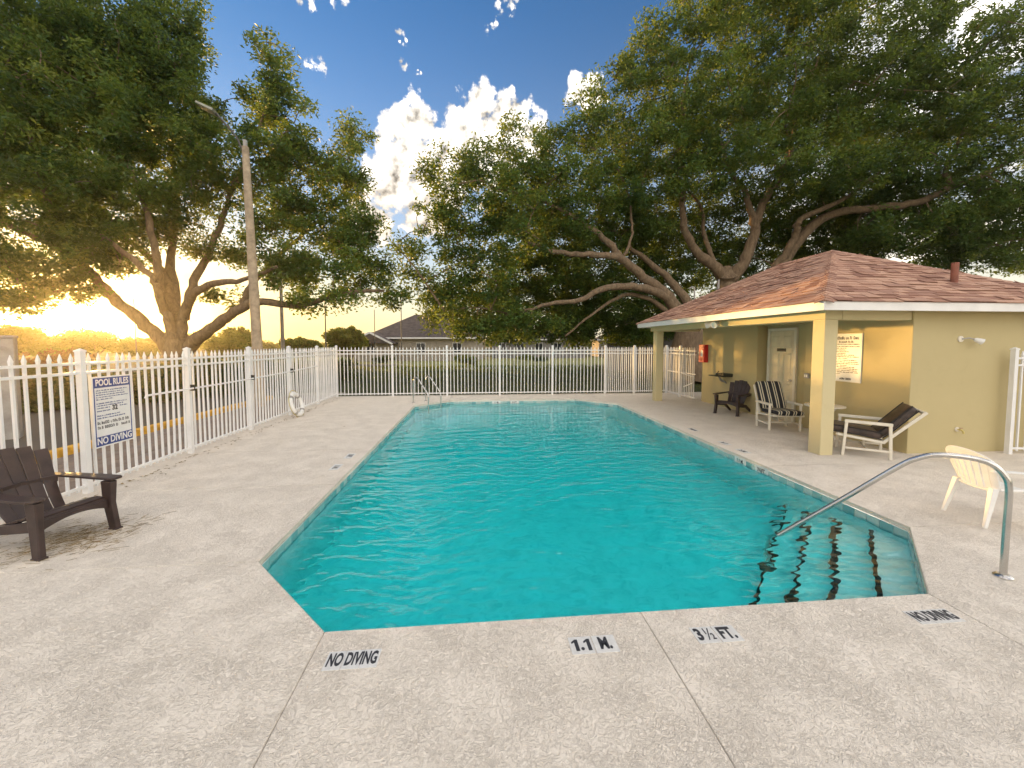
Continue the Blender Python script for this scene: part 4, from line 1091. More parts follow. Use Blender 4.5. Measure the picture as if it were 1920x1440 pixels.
strip('back_top', [(back_pt(-1 + 2 * k / 12, 0.79), back_pt(-1 + 2 * k / 12, 1.0 - 0.10 * abs(-1 + 2 * k / 12) ** 4)) for k in range(13)], th)
for sd in (-1, 1):
    strip('back_edge', [(back_pt(sd * 0.80, k / 8 * .85), back_pt(sd * 1.03, k / 8 * .85)) for k in range(9)], th)
    arm = catmull([(sd * .262, -.27, .64), (sd * .285, -.10, .645), (sd * .295, .10, .63), (sd * .29, .20, .60), (sd * .27, .245, .52), (sd * .245, .25, .43)], 4)
    strip('arm', [(p + Vector((-sd * .028, 0, 0)), p + Vector((sd * .028, 0, 0))) for p in arm], Vector((0, -.006, -.016)))
    for (xa, ya, za, xb, yb) in ((.225, .20, .425, .265, .265), (.20, -.19, .43, .235, -.285)):
        m = MB(); sy = 1 if ya > 0 else -1
        tp = [(sd * (xa - .035), ya - sy * .045, za), (sd * (xa + .02), ya - sy * .045, za), (sd * (xa + .02), ya + sy * .02, za), (sd * (xa - .035), ya + sy * .02, za)]
        bt = [(sd * (xb - .018), yb - sy * .022, 0), (sd * (xb + .012), yb - sy * .022, 0), (sd * (xb + .012), yb + sy * .012, 0), (sd * (xb - .018), yb + sy * .012, 0)]
        m.add(tp + bt, [(0, 1, 2, 3), (7, 6, 5, 4)] + [(j, (j + 1) % 4, 4 + (j + 1) % 4, 4 + j) for j in range(4)]).build('leg', WP, t, bevel=0.006)

# ------------------------------------------------------------------ foliage
def leaf_mesh(name, centres, radii, per, L, W, mat, parent, seed, flat=0.25, tint_c=None, drop=0.0):
    r = np.random.default_rng(seed)
    n = len(centres); N = n * per
    C = np.repeat(np.asarray(centres, float), per, 0); Rr = np.repeat(np.asarray(radii, float), per)
    d = r.normal(size=(N, 3)); d /= np.linalg.norm(d, axis=1)[:, None]
    rad = r.random(N) ** 0.55
    P = C + d * (Rr * rad)[:, None] * np.array([1, 1, 0.72])
    ax = r.normal(size=(N, 3)) * np.array([1, 1, 0.7]) + d * 0.7 + np.array([0, 0, -drop]); ax /= np.linalg.norm(ax, axis=1)[:, None]
    tmp = r.normal(size=(N, 3)) * np.array([1, 1, flat]) ; sd = np.cross(ax, tmp + np.array([0, 0, 0.6])); sd /= (np.linalg.norm(sd, axis=1)[:, None] + 1e-9)
    nn = np.cross(sd, ax)
    sc = (0.7 + 0.6 * r.random(N))[:, None]
    l, w = L * sc, W * sc
    v = np.empty((N, 4, 3))
    v[:, 0] = P - ax * l * 0.5; v[:, 2] = P + ax * l * 0.5 - nn * l * 0.12
    v[:, 1] = P + sd * w * 0.5 + nn * l * 0.05 + ax * l * 0.05; v[:, 3] = P - sd * w * 0.5 + nn * l * 0.05 + ax * l * 0.05
    me = bpy.data.meshes.new(name)
    me.vertices.add(N * 4); me.vertices.foreach_set('co', v.reshape(-1).astype(np.float32))
    me.loops.add(N * 4); me.loops.foreach_set('vertex_index', np.arange(N * 4, dtype=np.int32))
    me.polygons.add(N); me.polygons.foreach_set('loop_start', np.arange(0, N * 4, 4, dtype=np.int32))
    me.update()
    ct = r.random(n) if tint_c is None else np.asarray(tint_c)
    tint = np.clip(np.repeat(ct, per) * 0.66 + r.random(N) * 0.34, 0, 1)
    at_ = me.attributes.new('tint', 'FLOAT', 'POINT'); at_.data.foreach_set('value', np.repeat(tint, 4).astype(np.float32))
    me.update(calc_edges=True)
    return link(name, me, mat, parent)
def blob_points(blobs, dens, seed, shell=0.42):
    """cluster centres inside ellipsoids (centre, rx, ry, rz); more of them near the skin"""
    r = np.random.default_rng(seed); out = []
    for (c, rx, ry, rz) in blobs:
        k = max(3, int(dens * (rx * rz + ry * rz + rx * ry) / 3 * PI))
        d = r.normal(size=(k, 3)); d /= np.linalg.norm(d, axis=1)[:, None]
        out.append(np.array(c) + d * (r.random(k) ** shell)[:, None] * np.array([rx, ry, rz]))
    return np.vstack(out)
def limb_tubes(name, limbs, parent, mat, n=9, seed=1):
    m = MB(); r = random.Random(seed); nodes = []
    for (pts, r0, r1) in limbs:
        P = catmull(pts, 5)
        k = len(P)
        jit = [Vector((r.gauss(0, 1), r.gauss(0, 1), r.gauss(0, .6))) for _ in P]
        P = [p + jit[i] * (0.02 + 0.10 * r0 * 0.4) if 0 < i < k - 1 else p for i, p in enumerate(P)]
        rad = [r0 + (r1 - r0) * (i / (k - 1)) ** 0.8 for i in range(k)]
        rad = [q * r.uniform(0.92, 1.08) for q in rad]
        m.tube(P, rad, n)
        nodes += [(p, q) for p, q in zip(P, rad)]
    return m, nodes
def add_twigs(m, nodes, centres, frac, seed, thick=0.028, maxd=6.0):
    r = random.Random(seed)
    NP = np.array([tuple(p) for p, q in nodes])
    tips = []
    order = list(range(len(centres))); r.shuffle(order)
    for i in order[:int(len(order) * frac)]:
        c = Vector(centres[i]); dd = np.linalg.norm(NP - np.array(tuple(c)), axis=1); j = int(np.argmin(dd))
        a = nodes[j][0] if j < len(nodes) else Vector(NP[j])
        if dd[j] > maxd or dd[j] < 0.15: continue
        a = Vector(NP[j]); mid = a.lerp(c, 0.5) + Vector((r.gauss(0, .12), r.gauss(0, .12), r.uniform(0.0, .22))) * dd[j] * 0.6
        th_ = thick * (0.5 + 0.35 * dd[j])
        pts = catmull([a, mid, c], 3)
        m.tube(pts, [th_ * (1 - 0.8 * k / (len(pts) - 1)) for k in range(len(pts))], 5, cap=False)
        NP = np.vstack([NP, [tuple(p) for p in pts[2:]]]); 
def px_blobs(rows, seed=0, dscale=1.0):
    out = []
    for (x, y, rx, ry, d) in rows:
        c = at(x, y, d); k = d / FPX
        out.append((tuple(c), rx * k, (rx + ry) * 0.5 * k * dscale, ry * k))
    return out

# the big oak left of the pool, beyond the picket fence
t1 = thing('oak_tree', tuple(at(336, 736, 16.0).xy) + (0,), 0, 'spreading backlit oak with many low limbs behind the picket fence', 'tree')
inv1 = -Vector(t1.location)
def T(o): o.location = inv1; return o
L = lambda *p: [at(x, y, d) for x, y, d in p]
limbs1 = [(L((336, 742, 16), (335, 700, 16), (334, 655, 16), (332, 625, 15.9)), 0.62, 0.46),
          (L((328, 665, 16), (285, 618, 15.8), (240, 582, 15.5), (195, 540, 15.2), (140, 482, 14.8), (80, 450, 14.4), (10, 420, 14.0)), 0.36, 0.10),
          (L((332, 640, 15.9), (312, 590, 15.6), (300, 555, 15.3), (285, 520, 15.0), (240, 480, 14.6), (190, 440, 14.2)), 0.27, 0.08),
          (L((334, 640, 15.9), (330, 590, 16.1), (312, 530, 16.4), (290, 490, 16.8), (230, 440, 17.2), (180, 380, 17.6)), 0.30, 0.08),
          (L((338, 645, 16), (345, 590, 15.9), (365, 550, 15.6), (410, 530, 15.2), (455, 526, 14.8), (520, 500, 14.4)), 0.28, 0.07),
          (L((345, 600, 16), (360, 540, 16.2), (390, 480, 16.4), (412, 420, 16.4), (430, 370, 16.2), (462, 295, 16.0), (500, 200, 15.8)), 0.24, 0.06),
          (L((345, 660, 16), (385, 625, 15.8), (430, 592, 15.6), (480, 566, 15.5), (560, 572, 15.6), (640, 550, 15.8), (720, 545, 16.0)), 0.33, 0.07),
          (L((420, 600, 15.7), (450, 580, 16.2), (470, 540, 16.8), (520, 480, 17.4), (590, 420, 17.8), (650, 350, 18)), 0.20, 0.05),
          (L((300, 545, 15.4), (290, 470, 15.0), (270, 380, 14.6), (230, 280, 14.4), (200, 160, 14.4)), 0.20, 0.05),
          (L((330, 600, 16), (320, 480, 17), (330, 380, 17.5), (320, 260, 17.5), (310, 140, 17.3)), 0.24, 0.06),
          (L((190, 540, 15.2), (120, 545, 14.6), (60, 560, 14.0), (0, 575, 13.6)), 0.10, 0.04),
          (L((140, 482, 14.8), (90, 380, 14.2), (60, 280, 13.8), (40, 150, 13.6)), 0.14, 0.04)]
rows1 = [(40, 90, 110, 120, 14.4), (150, 60, 110, 110, 15.0), (265, 75, 95, 110, 16.0), (330, 140, 68, 95, 16.4), (340, 40, 55, 55, 16.4),
         (60, 240, 120, 100, 14.2), (180, 210, 120, 100, 14.6), (290, 250, 100, 90, 15.2), (385, 290, 60, 60, 15.8), (360, 215, 50, 60, 16.0),
         (520, 150, 34, 80, 15.8), (535, 240, 52, 80, 15.8), (500, 300, 60, 60, 15.6), (570, 330, 70, 60, 16.2), (640, 330, 62, 62, 17.2), (660, 270, 36, 40, 17.6),
         (600, 410, 90, 60, 16.4), (660, 430, 62, 55, 17.0), (520, 420, 60, 60, 15.8), (690, 500, 55, 45, 16.4), (610, 500, 90, 45, 16.0), (540, 500, 60, 45, 15.4),
         (60, 370, 110, 80, 13.8), (170, 350, 110, 80, 14.2), (280, 360, 90, 60, 15.0), (50, 470, 90, 55, 13.8), (150, 440, 90, 50, 14.2), (250, 430, 70, 36, 15.6),
         (380, 380, 60, 46, 16.2), (440, 350, 50, 46, 16.4), (30, 550, 70, 40, 13.6), (115, 530, 70, 36, 14.2), (180, 500, 50, 30, 14.6),
         (430, 470, 60, 34, 16.8), (340, 440, 55, 30, 17.2), (220, 480, 50, 26, 15.6), (730, 555, 34, 30, 16.2), (640, 555, 50, 22, 15.8), (560, 560, 40, 22, 15.4),
         (470, 200, 30, 44, 16.4), (430, 560, 34, 20, 17), (120, 150, 120, 120, 17.5), (250, 170, 110, 120, 18), (80, 320, 120, 100, 17.0), (-70, 120, 90, 130, 14), (-60, 300, 90, 130, 14), (-170, 240, 90, 120, 14), (-160, 380, 80, 80, 14), (-70, 460, 80, 80, 13.6)]
c1 = blob_points(px_blobs(rows1, dscale=1.15), 4.6, 21)
limbs1 = [(p, a * 0.86, b * 0.8) for p, a, b in limbs1]
m, nodes = limb_tubes('trunk', limbs1, t1, M_bark, 10, 3)
add_twigs(m, nodes, c1, 0.45, 5)
T(m.build('trunk', M_bark, t1, smooth=True))
r_ = np.random.default_rng(4)
T(leaf_mesh('crown', c1, 0.36 + 0.40 * r_.random(len(c1)), 125, 0.165, 0.068, M_leaf, t1, 31))
print('oak1 clusters', len(c1))

# the wide oak behind the pool house: two stems of one old tree
t2 = thing('oak_tree', tuple(at(1290, 715, 20.5).xy) + (0,), 0, 'huge dark oak with sprawling limbs rising behind the pool house', 'tree')
inv1 = -Vector(t2.location)
limbs2 = [(L((1296, 720, 20.5), (1292, 660, 20.5), (1288, 610, 20.4), (1282, 585, 20.3)), 0.95, 0.72),
          (L((1284, 605, 20.3), (1262, 570, 20), (1235, 540, 19.6), (1205, 520, 19.2), (1165, 485, 18.8), (1115, 478, 18.4), (1055, 474, 18.0), (990, 455, 17.8)), 0.46, 0.09),
          (L((1275, 590, 20.2), (1240, 552, 19.6), (1185, 537, 19.0), (1130, 542, 18.6), (1085, 563, 18.2), (1030, 570, 17.9), (960, 590, 17.8)), 0.33, 0.07),
          (L((1170, 490, 18.9), (1140, 455, 18.8), (1110, 430, 18.6), (1065, 400, 18.4), (1000, 370, 18.2), (920, 350, 18.0)), 0.24, 0.06),
          (L((1300, 580, 20.5), (1265, 535, 20.8), (1215, 490, 21), (1170, 455, 21.2), (1120, 400, 21.4)), 0.34, 0.08),
          (L((1270, 600, 20.2), (1215, 560, 19.8), (1165, 555, 19.6), (1110, 590, 19.2), (1060, 630, 19)), 0.18, 0.05),
          (L((1165, 485, 19.0), (1180, 460, 19.0), (1185, 420, 19), (1180, 370, 18.8), (1160, 320, 18.6)), 0.11, 0.04),
          (L((1372, 720, 21.5), (1370, 620, 21.5), (1366, 540, 21.4), (1362, 515, 21.3)), 0.78, 0.58),
          (L((1362, 525, 21.3), (1335, 495, 21.0), (1305, 472, 20.7), (1284, 432, 20.4), (1279, 390, 20.2), (1285, 345, 20), (1300, 280, 19.8)), 0.40, 0.10),
          (L((1370, 525, 21.3), (1395, 490, 21.0), (1412, 450, 20.8), (1420, 410, 20.6), (1440, 365, 20.4), (1465, 330, 20.2), (1480, 260, 20)), 0.44, 0.12),
          (L((1418, 430, 20.7), (1405, 390, 20.6), (1395, 355, 20.4), (1370, 325, 20.2), (1350, 260, 20)), 0.26, 0.08),
          (L((1440, 520, 21.4), (1470, 480, 21.0), (1492, 440, 20.6), (1500, 412, 20.2), (1560, 385, 19.8), (1600, 362, 19.6), (1680, 300, 19.2)), 0.30, 0.08),
          (L((1380, 560, 21.5), (1460, 500, 21.2), (1540, 410, 20.6), (1640, 390, 20.0), (1720, 380, 19.4), (1785, 350, 19.0), (1850, 325, 18.6), (1930, 280, 18.2)), 0.36, 0.12),
          (L((1785, 350, 19), (1775, 320, 18.8), (1790, 280, 18.6), (1830, 200, 18.4)), 0.16, 0.05),
          (L((1480, 300, 20), (1500, 200, 19.6), (1540, 100, 19.2)), 0.16, 0.05),
          (L((1300, 300, 19.8), (1280, 200, 19.4), (1300, 100, 19.2)), 0.13, 0.05),
          (L((1340, 495, 21.0), (1320, 440, 21.2), (1310, 380, 21.4), (1220, 300, 21.4)), 0.18, 0.05)]
rows2 = [(845, 345, 62, 52, 18), (830, 420, 48, 50, 18), (905, 310, 70, 50, 18), (975, 285, 62, 44, 18.2), (1050, 265, 70, 50, 18.4), (1110, 215, 46, 42, 18.8),
         (1170, 160, 56, 62, 19), (1230, 100, 60, 66, 19.2), (1300, 60, 80, 80, 19.2), (1410, 40, 100, 90, 19.2), (1530, 40, 110, 90, 19.2), (1650, 60, 100, 90, 19), (1720, 120, 80, 70, 18.8),
         (1780, 150, 60, 50, 18.6), (1755, 30, 60, 60, 18.8), (1870, 110, 70, 90, 18), (1900, 30, 50, 60, 18), (1830, 220, 100, 70, 18.2), (1700, 220, 110, 80, 18.8), (1570, 180, 110, 90, 19), (1430, 180, 110, 90, 19), (1300, 200, 100, 90, 19),
         (1190, 260, 90, 70, 18.6), (1080, 340, 90, 60, 18), (970, 370, 90, 60, 17.8), (890, 400, 70, 55, 17.8), (870, 480, 60, 55, 17.8), (960, 450, 80, 50, 17.8), (1060, 430, 70, 40, 18.4),
         (850, 560, 52, 55, 17.8), (880, 620, 50, 34, 17.8), (940, 540, 70, 50, 18), (1000, 600, 70, 36, 18.4), (930, 610, 60, 34, 18),
         (1290, 310, 90, 60, 19), (1400, 300, 100, 60, 19), (1530, 300, 110, 70, 19), (1660, 320, 90, 46, 19), (1800, 310, 90, 50, 18.4), (1880, 380, 70, 60, 18.2), (1780, 430, 90, 40, 19), (1660, 440, 110, 36, 20),
         (1190, 370, 60, 40, 18.8), (1560, 350, 60, 30, 19.4), (1890, 470, 60, 40, 18.6), (1800, 480, 80, 26, 20), (770, 480, 40, 46, 18.6), (800, 540, 34, 40, 18.4),
         # the far side of the crown, seen through the limbs
         (1000, 520, 110, 70, 23), (1120, 500, 110, 80, 24), (1120, 600, 120, 45, 24.5), (1240, 420, 110, 80, 24), (1350, 400, 110, 70, 24.5), (1480, 420, 110, 70, 24), (1600, 420, 120, 60, 24), (1740, 440, 120, 70, 23),
         (1220, 540, 90, 60, 25), (1420, 480, 100, 50, 25), (1560, 480, 100, 40, 25), (1000, 400, 110, 80, 22), (1150, 320, 110, 80, 23), (1320, 250, 120, 100, 24), (1500, 220, 120, 110, 24), (1680, 250, 120, 100, 23),
         (860, 585, 70, 50, 22), (920, 570, 90, 60, 23), (1010, 575, 90, 55, 24), (1090, 560, 90, 60, 25), (1170, 570, 90, 55, 25), (1240, 590, 80, 45, 25.5), (960, 620, 80, 26, 24), (1080, 625, 80, 24, 24.5), (1210, 625, 60, 22, 25.5), (1100, 430, 100, 70, 21.5), (1200, 430, 90, 70, 22), (1050, 480, 90, 60, 21), (1290, 480, 90, 60, 25), (1350, 520, 80, 50, 26), (1480, 380, 90, 60, 22), (1620, 380, 110, 60, 22.5), (1760, 370, 100, 60, 21.5),
         (1180, 622, 60, 26, 24), (1060, 615, 60, 30, 23), (1900, 440, 100, 80, 22), (1980, 200, 90, 130, 18), (1990, 380, 80, 90, 18), (2100, 230, 110, 120, 19), (2110, 380, 90, 70, 20), (1400, -60, 120, 80, 19.5), (1560, -60, 120, 80, 19.5)]
c2 = blob_points(px_blobs(rows2, dscale=1.05), 3.5, 22)
limbs2 = [(p, a * (1.0 if i in (0, 7) else 0.82), b * 0.8) for i, (p, a, b) in enumerate(limbs2)]
m, nodes = limb_tubes('trunk', limbs2, t2, M_bark, 11, 8)
add_twigs(m, nodes, c2, 0.35, 6, 0.03, 7.0)
T(m.build('trunk', M_bark, t2, smooth=True))
T(leaf_mesh('crown', c2, 0.40 + 0.46 * r_.random(len(c2)), 108, 0.185, 0.074, M_leaf, t2, 32))
print('oak2 clusters', len(c2))

# ------------------------------------------------------------------ background
def shrub(name, px, py_top, depth, w, label, cat, mat, seed, n=140, per=30, L_=0.16, W_=0.08, trunk=True, group=None, squash=1.0):
    g = at(px, 644, depth); top = at(px, py_top, depth).z
    t = thing(name, (g.x, g.y, -0.05), 0, label, cat, group)
    r = np.random.default_rng(seed)
    h = top + 0.05
    bl = []
    for k in range(7):
        a = r.random() * 2 * PI; q = r.random() * w * 0.32
        bl.append(((q * math.cos(a), q * math.sin(a), h * r.uniform(0.42, 0.74)), w * r.uniform(.24, .36), w * r.uniform(.24, .36), h * r.uniform(.20, .28) * squash))
    c = blob_points(bl, n / 7 / (PI * (w * .3) ** 2 + .3), seed)
    leaf_mesh('crown', c, np.full(len(c), max(0.22, w * 0.09)), per, L_, W_, mat, t, seed + 1)
    if trunk:
        m = MB()
        for k in range(4):
            a = k * 1.57 + r.random()
            m.tube(catmull([(0.05 * math.cos(a), 0.05 * math.sin(a), 0), (0.12 * w * math.cos(a), .12 * w * math.sin(a), h * .35), (0.25 * w * math.cos(a), .25 * w * math.sin(a), h * .7)], 3), [0.05 * h / 2] + [0.04 * h / 2] * 3 + [0.015 * h / 2] * 3, 6)
        m.build('trunk', M_bark, t, smooth=True)
    return t
sh_labels = [('small_tree', 25, 606, 34, 6.0, 'low dark tree beyond the hedge by the concrete post', M_leaf2, 41), ('small_tree', 175, 615, 52, 9.0, 'low tree glowing gold under the sun', M_leaf2, 42), ('small_tree', 120, 628, 60, 7.0, 'small tree standing left of the sun beside the gold one', M_leaf2, 43),
             ('small_tree', 425, 622, 40, 5.5, 'bushy green tree between the oak trunk and the wooden pole', M_leaf2, 44), ('small_tree', 455, 615, 48, 5.0, 'feathery green tree just left of the wooden pole', M_leaf2, 45),
             ('small_tree', 570, 625, 46, 4.5, 'yellow green small tree between two thin poles', M_leaf2, 46), ('small_tree', 655, 608, 40, 4.2, 'golden green bushy tree beside the dark roofed house', M_leaf2, 47), ('small_tree', 270, 630, 46, 5.0, 'dark bush behind the oak beside a thin pole', M_leaf2, 48)]
for (nm, px, pt, d, w, lab, mat, sd) in sh_labels: shrub(nm, px, pt, d, w, lab, 'tree', mat, sd, 260, 60, 0.30, 0.16)
for i, (px, d) in enumerate(((70, 21.5), (105, 23), (140, 24.5))):
    shrub('flowering_shrub', px, 652, d, 2.0, ['reddish shrub above the hedge nearest the concrete post', 'reddish shrub in the middle of the row of three', 'reddish shrub farthest from the concrete post'][i], 'shrub', M_leaf_red, 60 + i, 60, 26, 0.14, 0.08, False)
shrub('round_bush', 876, 664, 31, 2.3, 'round clipped bush on the lawn lit from one side', 'bush', M_leaf2, 71, 120, 34, 0.13, 0.07, False, squash=1.25)
shrub('lawn_bush', 720, 664, 36, 2.4, 'low dark bush on the lawn by the dark roofed house', 'bush', M_leaf_dark, 72, 90, 30, 0.15, 0.08, False)
shrub('lawn_bush', 985, 664, 44, 2.6, 'pale low bush in front of the tan house', 'bush', M_leaf2, 73, 90, 30, 0.16, 0.08, False)
shrub('lawn_bush', 1010, 668, 40, 1.8, 'small low bush beside the path near the tan house', 'bush', M_leaf_dark, 74, 60, 30, 0.14, 0.08, False)
# clipped hedge across the court
hp = [at(-160, 644, 10.6), at(60, 644, 11.9), at(300, 644, 14.0), at(470, 644, 17.0), at(640, 644, 22.5)]
hp = [Vector((p.x, p.y, 0)) for p in hp]
cl = catmull(hp, 10)
hc = []
rh = np.random.default_rng(81)
for p in cl:
    for k in range(36): hc.append((p.x + rh.normal(0, .36), p.y + rh.normal(0, .36), rh.random() * (1.12 + 0.2 * math.sin(p.x * 1.7))))
t = thing('hedge', tuple(cl[0]), 0, 'long dark clipped hedge across the parking court under the oak', 'hedge')
o = leaf_mesh('foliage', np.array(hc), np.full(len(hc), 0.34), 40, 0.12, 0.065, M_leaf_dark, t, 82); o.location = -Vector(cl[0])
# far woods along the horizon
fw = []
rf_ = np.random.default_rng(91)
for az_ in np.arange(-75, 75, 0.22):
    d = 170 + 30 * math.sin(az_ * 0.21) + rf_.normal(0, 5); h = 3.2 + 1.6 * math.sin(az_ * 0.37 + 1) + 1.0 * math.sin(az_ * 1.3)
    for k in range(3): fw.append((d * math.sin(R(az_)) + rf_.normal(0, 1.5), d * math.cos(R(az_)) + rf_.normal(0, 1.5), max(0.6, h) * (0.25 + 0.55 * rf_.random())))
o = leaf_mesh('distant_woods', np.array(fw), np.full(len(fw), 1.7), 26, 1.0, 0.6, M_leaf2, None, 92)
tag(o, 'low line of distant woods along the horizon', 'woods', kind='stuff')

# lamp pole and thin poles
b = at(485, 644, 12.6); tp = at(460, 276, 12.6)
t = thing('lamp_pole', (b.x, b.y, -0.05), 0, 'tall weathered wooden lamp pole with a bent arm in front of the oak', 'lamp pole')
tv = tp - Vector((b.x, b.y, -0.05))
MB().tube([tv * (k / 6) for k in range(7)], [0.165 - 0.065 * k / 6 for k in range(7)], 14).build('pole', M_pole, t, smooth=True)
e1 = at(405, 212, 12.2) - Vector((b.x, b.y, -0.05)); e0 = at(372, 196, 12.1) - Vector((b.x, b.y, -0.05))
MB().tube(catmull([tv - Vector((0, 0, .35)), tv.lerp(e1, .3) + Vector((0, 0, -.02)), tv.lerp(e1, .7), e1], 5), 0.03, 8).build('arm', M_pole_dark, t, smooth=True)
MB().bar(e1, e0, 0.42, 0.09, 0.38, 0.07).build('lamp_head', M_lamp, t, bevel=0.02)
MB().bar(tv - Vector((0, 0, .05)), tv + Vector((0, 0, .22)), 0.09, 0.09).build('pole_cap', M_concrete, t)
for (px, pt, d, rr, lab) in ((530, 520, 24, 0.12, 'grey round pole behind the picket fence right of the wooden pole'), (611, 556, 30, 0.055, 'thin dark pole above the far fence corner'), (753, 528, 38, 0.05, 'thin dark pole rising behind the dark roofed house'), (703, 580, 42, 0.05, 'thin dark pole left of the dark roof ridge'), (255, 560, 32, 0.05, 'thin pole behind the oak limb left of its trunk')):
    g = at(px, 644, d); h = at(px, pt, d).z
    t = thing('utility_pole', (g.x, g.y, -0.05), 0, lab, 'pole')
    MB().tube([(0, 0, 0), (0, 0, h * .5), (0, 0, h)], [rr, rr * .85, rr * .7], 10).build('shaft', M_pole_dark if rr < .1 else M_concrete, t, smooth=True)
    MB().lathe([(rr * 1.8, 0), (rr * 1.8, .05), (rr, .08)], 10).build('base_plate', M_concrete, t, smooth=True)
g = at(10, 644, 8.4)
t = thing('concrete_post', (g.x, g.y, -0.05), R(35), 'square concrete post beyond the picket fence near the brown chair', 'post')
MB().box(-0.14, 0.14, -0.14, 0.14, 0, 2.16).build('shaft', M_concrete, t, bevel=0.02)
MB().box(-0.155, 0.155, -0.155, 0.155, 2.161, 2.22).build('cap', M_concrete, t, bevel=0.02)
MB().lathe([(0.05, 0), (0.05, .02), (.02, .03)], 14).build('boss', M_concrete, t, smooth=True).matrix_local = Matrix.Translation((0, -0.14, 1.95)) @ Matrix.Rotation(PI / 2, 4, 'X')

# houses
def house(name, cx_, cy_, rz, w, dp, wh, rh, wall, label, gable=False, nwin=3, trim=M_fascia, ov=0.5):
    t = thing(name, (cx_, cy_, -0.05), rz, label, 'house')
    MB().box(-w / 2, w / 2, -dp / 2, dp / 2, 0, wh).build('wall', wall, t)
    a, b = w / 2 + ov, dp / 2 + ov
    e = wh + 0.15
    if gable:
        v = [(-a, -b, e), (a, -b, e), (a, b, e), (-a, b, e), (0, -b, e + rh), (0, b, e + rh)]
        f = [(0, 4, 5, 3), (1, 2, 5, 4), (0, 1, 4), (2, 3, 5), (0, 3, 2, 1)]
    else:
        k = min(a, b); v = [(-a, -b, e), (a, -b, e), (a, b, e), (-a, b, e), (-a + k, 0, e + rh), (a - k, 0, e + rh)] if a >= b else [(-a, -b, e), (a, -b, e), (a, b, e), (-a, b, e), (0, -b + k, e + rh), (0, b - k, e + rh)]
        f = [(0, 1, 5, 4), (1, 2, 5), (2, 3, 4, 5), (3, 0, 4), (0, 3, 2, 1)] if a >= b else [(0, 1, 4), (1, 2, 5, 4), (2, 3, 5), (3, 0, 4, 5), (0, 3, 2, 1)]
    rf = MB().add(v, f).build('roof', M_roof_dark, t)
    if gable:
        MB().add([(-w / 2, -dp / 2 + .01, wh), (w / 2, -dp / 2 + .01, wh), (0, -dp / 2 + .01, e + rh - .35), (-w / 2, dp / 2 - .01, wh), (w / 2, dp / 2 - .01, wh), (0, dp / 2 - .01, e + rh - .35)], [(0, 1, 2), (4, 3, 5), (0, 3, 4, 1), (1, 4, 5, 2), (3, 0, 2, 5)]).build('gable_wall', wall, t)
        for s in (-1, 1):
            for y in (-b, b): MB().bar((s * a, y, e - .06), (0, y, e + rh - .06), 0.05, 0.2).build('bargeboard', trim, rf)
    else:
        for (x0, x1, y0, y1) in ((-a, a, -b - .02, -b), (-a, a, b, b + .02), (-a - .02, -a, -b, b), (a, a + .02, -b, b)): MB().box(x0, x1, y0, y1, e - .16, e + .02).build('fascia', trim, t)
        MB().tube([(0.3, 0.2, e + rh * .7), (0.3, 0.2, e + rh + .35)], 0.06, 8).build('vent_pipe', M_concrete, rf)
        MB().box(1.2, 1.6, -0.2, 0.2, e + rh * .55, e + rh * .98).build('roof_vent', M_concrete, rf)
    for i in range(nwin):
        x = -w / 2 + w * (i + 0.5) / nwin
        wd = MB().box(x - .55, x + .55, -dp / 2 - .05, -dp / 2 - .002, .95, 2.15).build('window', trim, t)
        for s in (-1, 1): MB().box(x + s * .26 - .23, x + s * .26 + .23, -dp / 2 - .07, -dp / 2 - .0505, 1.02, 2.08).build('pane', M_glass_dark, wd)
    return t
g = at(800, 644, 47)
house('house', g.x, g.y + 4, R(-8), 13, 9, 2.6, 3.0, M_tan_wall, 'house with a dark hipped roof seen between the two oaks')
g = at(700, 644, 44.5)
t = house('house_annex', g.x, g.y + 3, R(-8), 4.2, 5, 1.9, 1.3, M_tan_wall, 'small gabled annex at the side of the dark roofed house', True, 1)
t['category'] = 'annex'
g = at(1012, 644, 56)
house('house', g.x, g.y + 3, R(-4), 13, 8, 2.5, 1.6, M_grey_wall, 'low grey house across the sunlit lawn behind the fence', False, 5)
g = at(1190, 644, 58)
house('house', g.x, g.y + 3, R(-4), 9, 8, 2.5, 1.8, M_tan_wall, 'low tan house across the lawn near the porch pillar', False, 3)
g = at(1236, 644, 29.0)
house('house', g.x + 0.2, g.y + 3.5, R(-20), 5.4, 8, 2.3, 1.9, M_grey_wall, 'grey gabled house close behind the porch and gate', True, 0)
# lawn path and road
def sheet(name, poly, z, mat): return tag(MB().add([(x, y, z) for x, y in poly], [tuple(range(len(poly)))]).build(name, mat), kind='structure')
sheet('path', [(-1.5, 33.0), (-1.2, 31.4), (7.0, 34.0), (16, 35.5), (16, 36.9), (7.0, 35.6)], -0.052, M_path)
M_sunlit_lawn = m_asphalt('sunlit_lawn', (0.24, 0.23, 0.06), 40)  # lighter grass colour stands in for low sun on the far lawn
sheet('lawn', [(-22, 29.5), (30, 31.5), (40, 60), (-40, 60)], -0.056, M_sunlit_lawn)  # far lawn strip with its sunlight put into the colour
sheet('road', [(-60, 66), (60, 70), (60, 76), (-60, 72)], -0.052, M_asphalt)
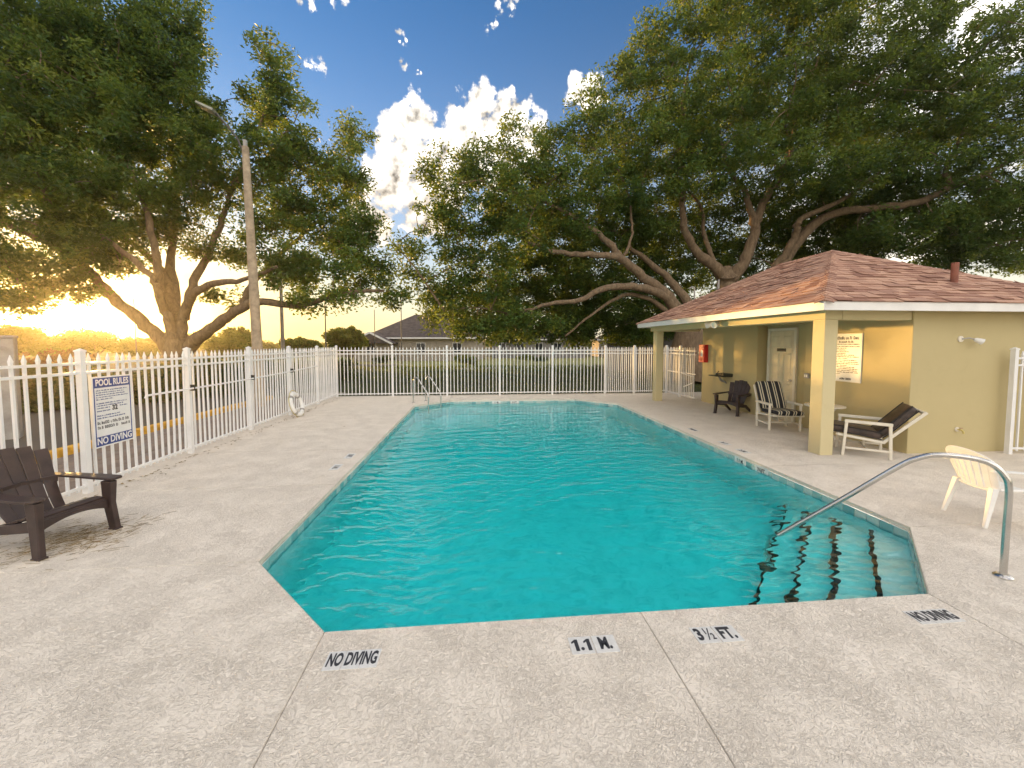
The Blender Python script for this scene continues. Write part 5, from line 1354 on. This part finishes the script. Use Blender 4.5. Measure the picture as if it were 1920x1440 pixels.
# blades of grass along the far fence and over the near lawn
rg = np.random.default_rng(5)
ng = 26000
gxp = rg.uniform(-12, 15, ng); gyp = 15.5 + (rg.random(ng) ** 1.7) * 20
me = bpy.data.meshes.new('grass')
bl = np.zeros((ng, 3, 3)); th_ = rg.random(ng) * 2 * PI; hh = (0.05 + 0.09 * rg.random(ng)) * (1 + 0.05 * (gyp - 15)); ww = 0.006 + 0.0014 * (gyp - 15)
bl[:, 0] = np.stack([gxp - ww * np.cos(th_), gyp - ww * np.sin(th_), np.full(ng, -0.06)], -1)
bl[:, 1] = np.stack([gxp + ww * np.cos(th_), gyp + ww * np.sin(th_), np.full(ng, -0.06)], -1)
bl[:, 2] = np.stack([gxp + rg.normal(0, .04, ng), gyp + rg.normal(0, .04, ng), -0.06 + hh], -1)
me.vertices.add(ng * 3); me.vertices.foreach_set('co', bl.reshape(-1).astype(np.float32)); me.loops.add(ng * 3); me.loops.foreach_set('vertex_index', np.arange(ng * 3, dtype=np.int32))
me.polygons.add(ng); me.polygons.foreach_set('loop_start', np.arange(0, ng * 3, 3, dtype=np.int32)); me.update()
a_ = me.attributes.new('tint', 'FLOAT', 'POINT'); a_.data.foreach_set('value', np.repeat(rg.random(ng), 3).astype(np.float32)); me.update(calc_edges=True)
tag(link('grass', me, M_grassblade), 'short grass on the lawn beyond the far picket fence', 'grass', kind='stuff')
# dry straw swept under the brown chair, leaf litter along the fence
rs = random.Random(9); m = MB()
for i in range(420):
    x, y = rs.gauss(-4.15, .28), rs.gauss(4.32, .22)
    if x < -5.0 or x > -3.5: continue
    a = rs.gauss(0.5, .6); l = rs.uniform(.04, .13)
    m.bar((x, y, rs.uniform(.003, .012)), (x + l * math.cos(a), y + l * math.sin(a), rs.uniform(.003, .02)), 0.003, 0.002)
tag(link('dry_straw', m.mesh('dry_straw', fix=False), M_straw), 'scattered dry straw on the deck under the brown chair', 'straw', kind='stuff')
m = MB()
for i in range(240):
    if i < 170: x, y = -5.05 + abs(rs.gauss(0, .10)), rs.uniform(4.2, 15.0)
    elif i < 185: x, y = rs.uniform(-4.9, 7.5), rs.uniform(5.0, 15.0)
    else: continue
    if -2.1 < x < 4.8 and 2.6 < y < 14.1: continue
    a = rs.uniform(0, 6.28); l = rs.uniform(.02, .045); c_, s_ = math.cos(a), math.sin(a); w_ = l * .4
    z = rs.uniform(.003, .008)
    m.add([(x - c_ * l, y - s_ * l, z), (x - s_ * w_, y + c_ * w_, z + .006), (x + c_ * l, y + s_ * l, z + .003), (x + s_ * w_, y - c_ * w_, z + .006)], [(0, 1, 2, 3)])
tag(link('leaf_litter', m.mesh('leaf_litter', fix=False), M_straw), 'small dry leaves littered along the fence and deck', 'leaves', kind='stuff')

# hazy evening air
hz_s = NT('evening_haze')
hz_s.t.nodes.remove(hz_s.b)
pv_ = hz_s.n('ShaderNodeVolumePrincipled')
pv_.inputs['Color'].default_value = (1.0, 0.88, 0.66, 1); pv_.inputs['Density'].default_value = 0.0007; pv_.inputs['Anisotropy'].default_value = 0.86
hz_s.l(pv_.outputs[0], hz_s.out.inputs['Volume'])
tag(MB().box(-410, 410, -410, 410, -3.5, 24.0).build('haze', MATS['evening_haze']), kind='stuff')
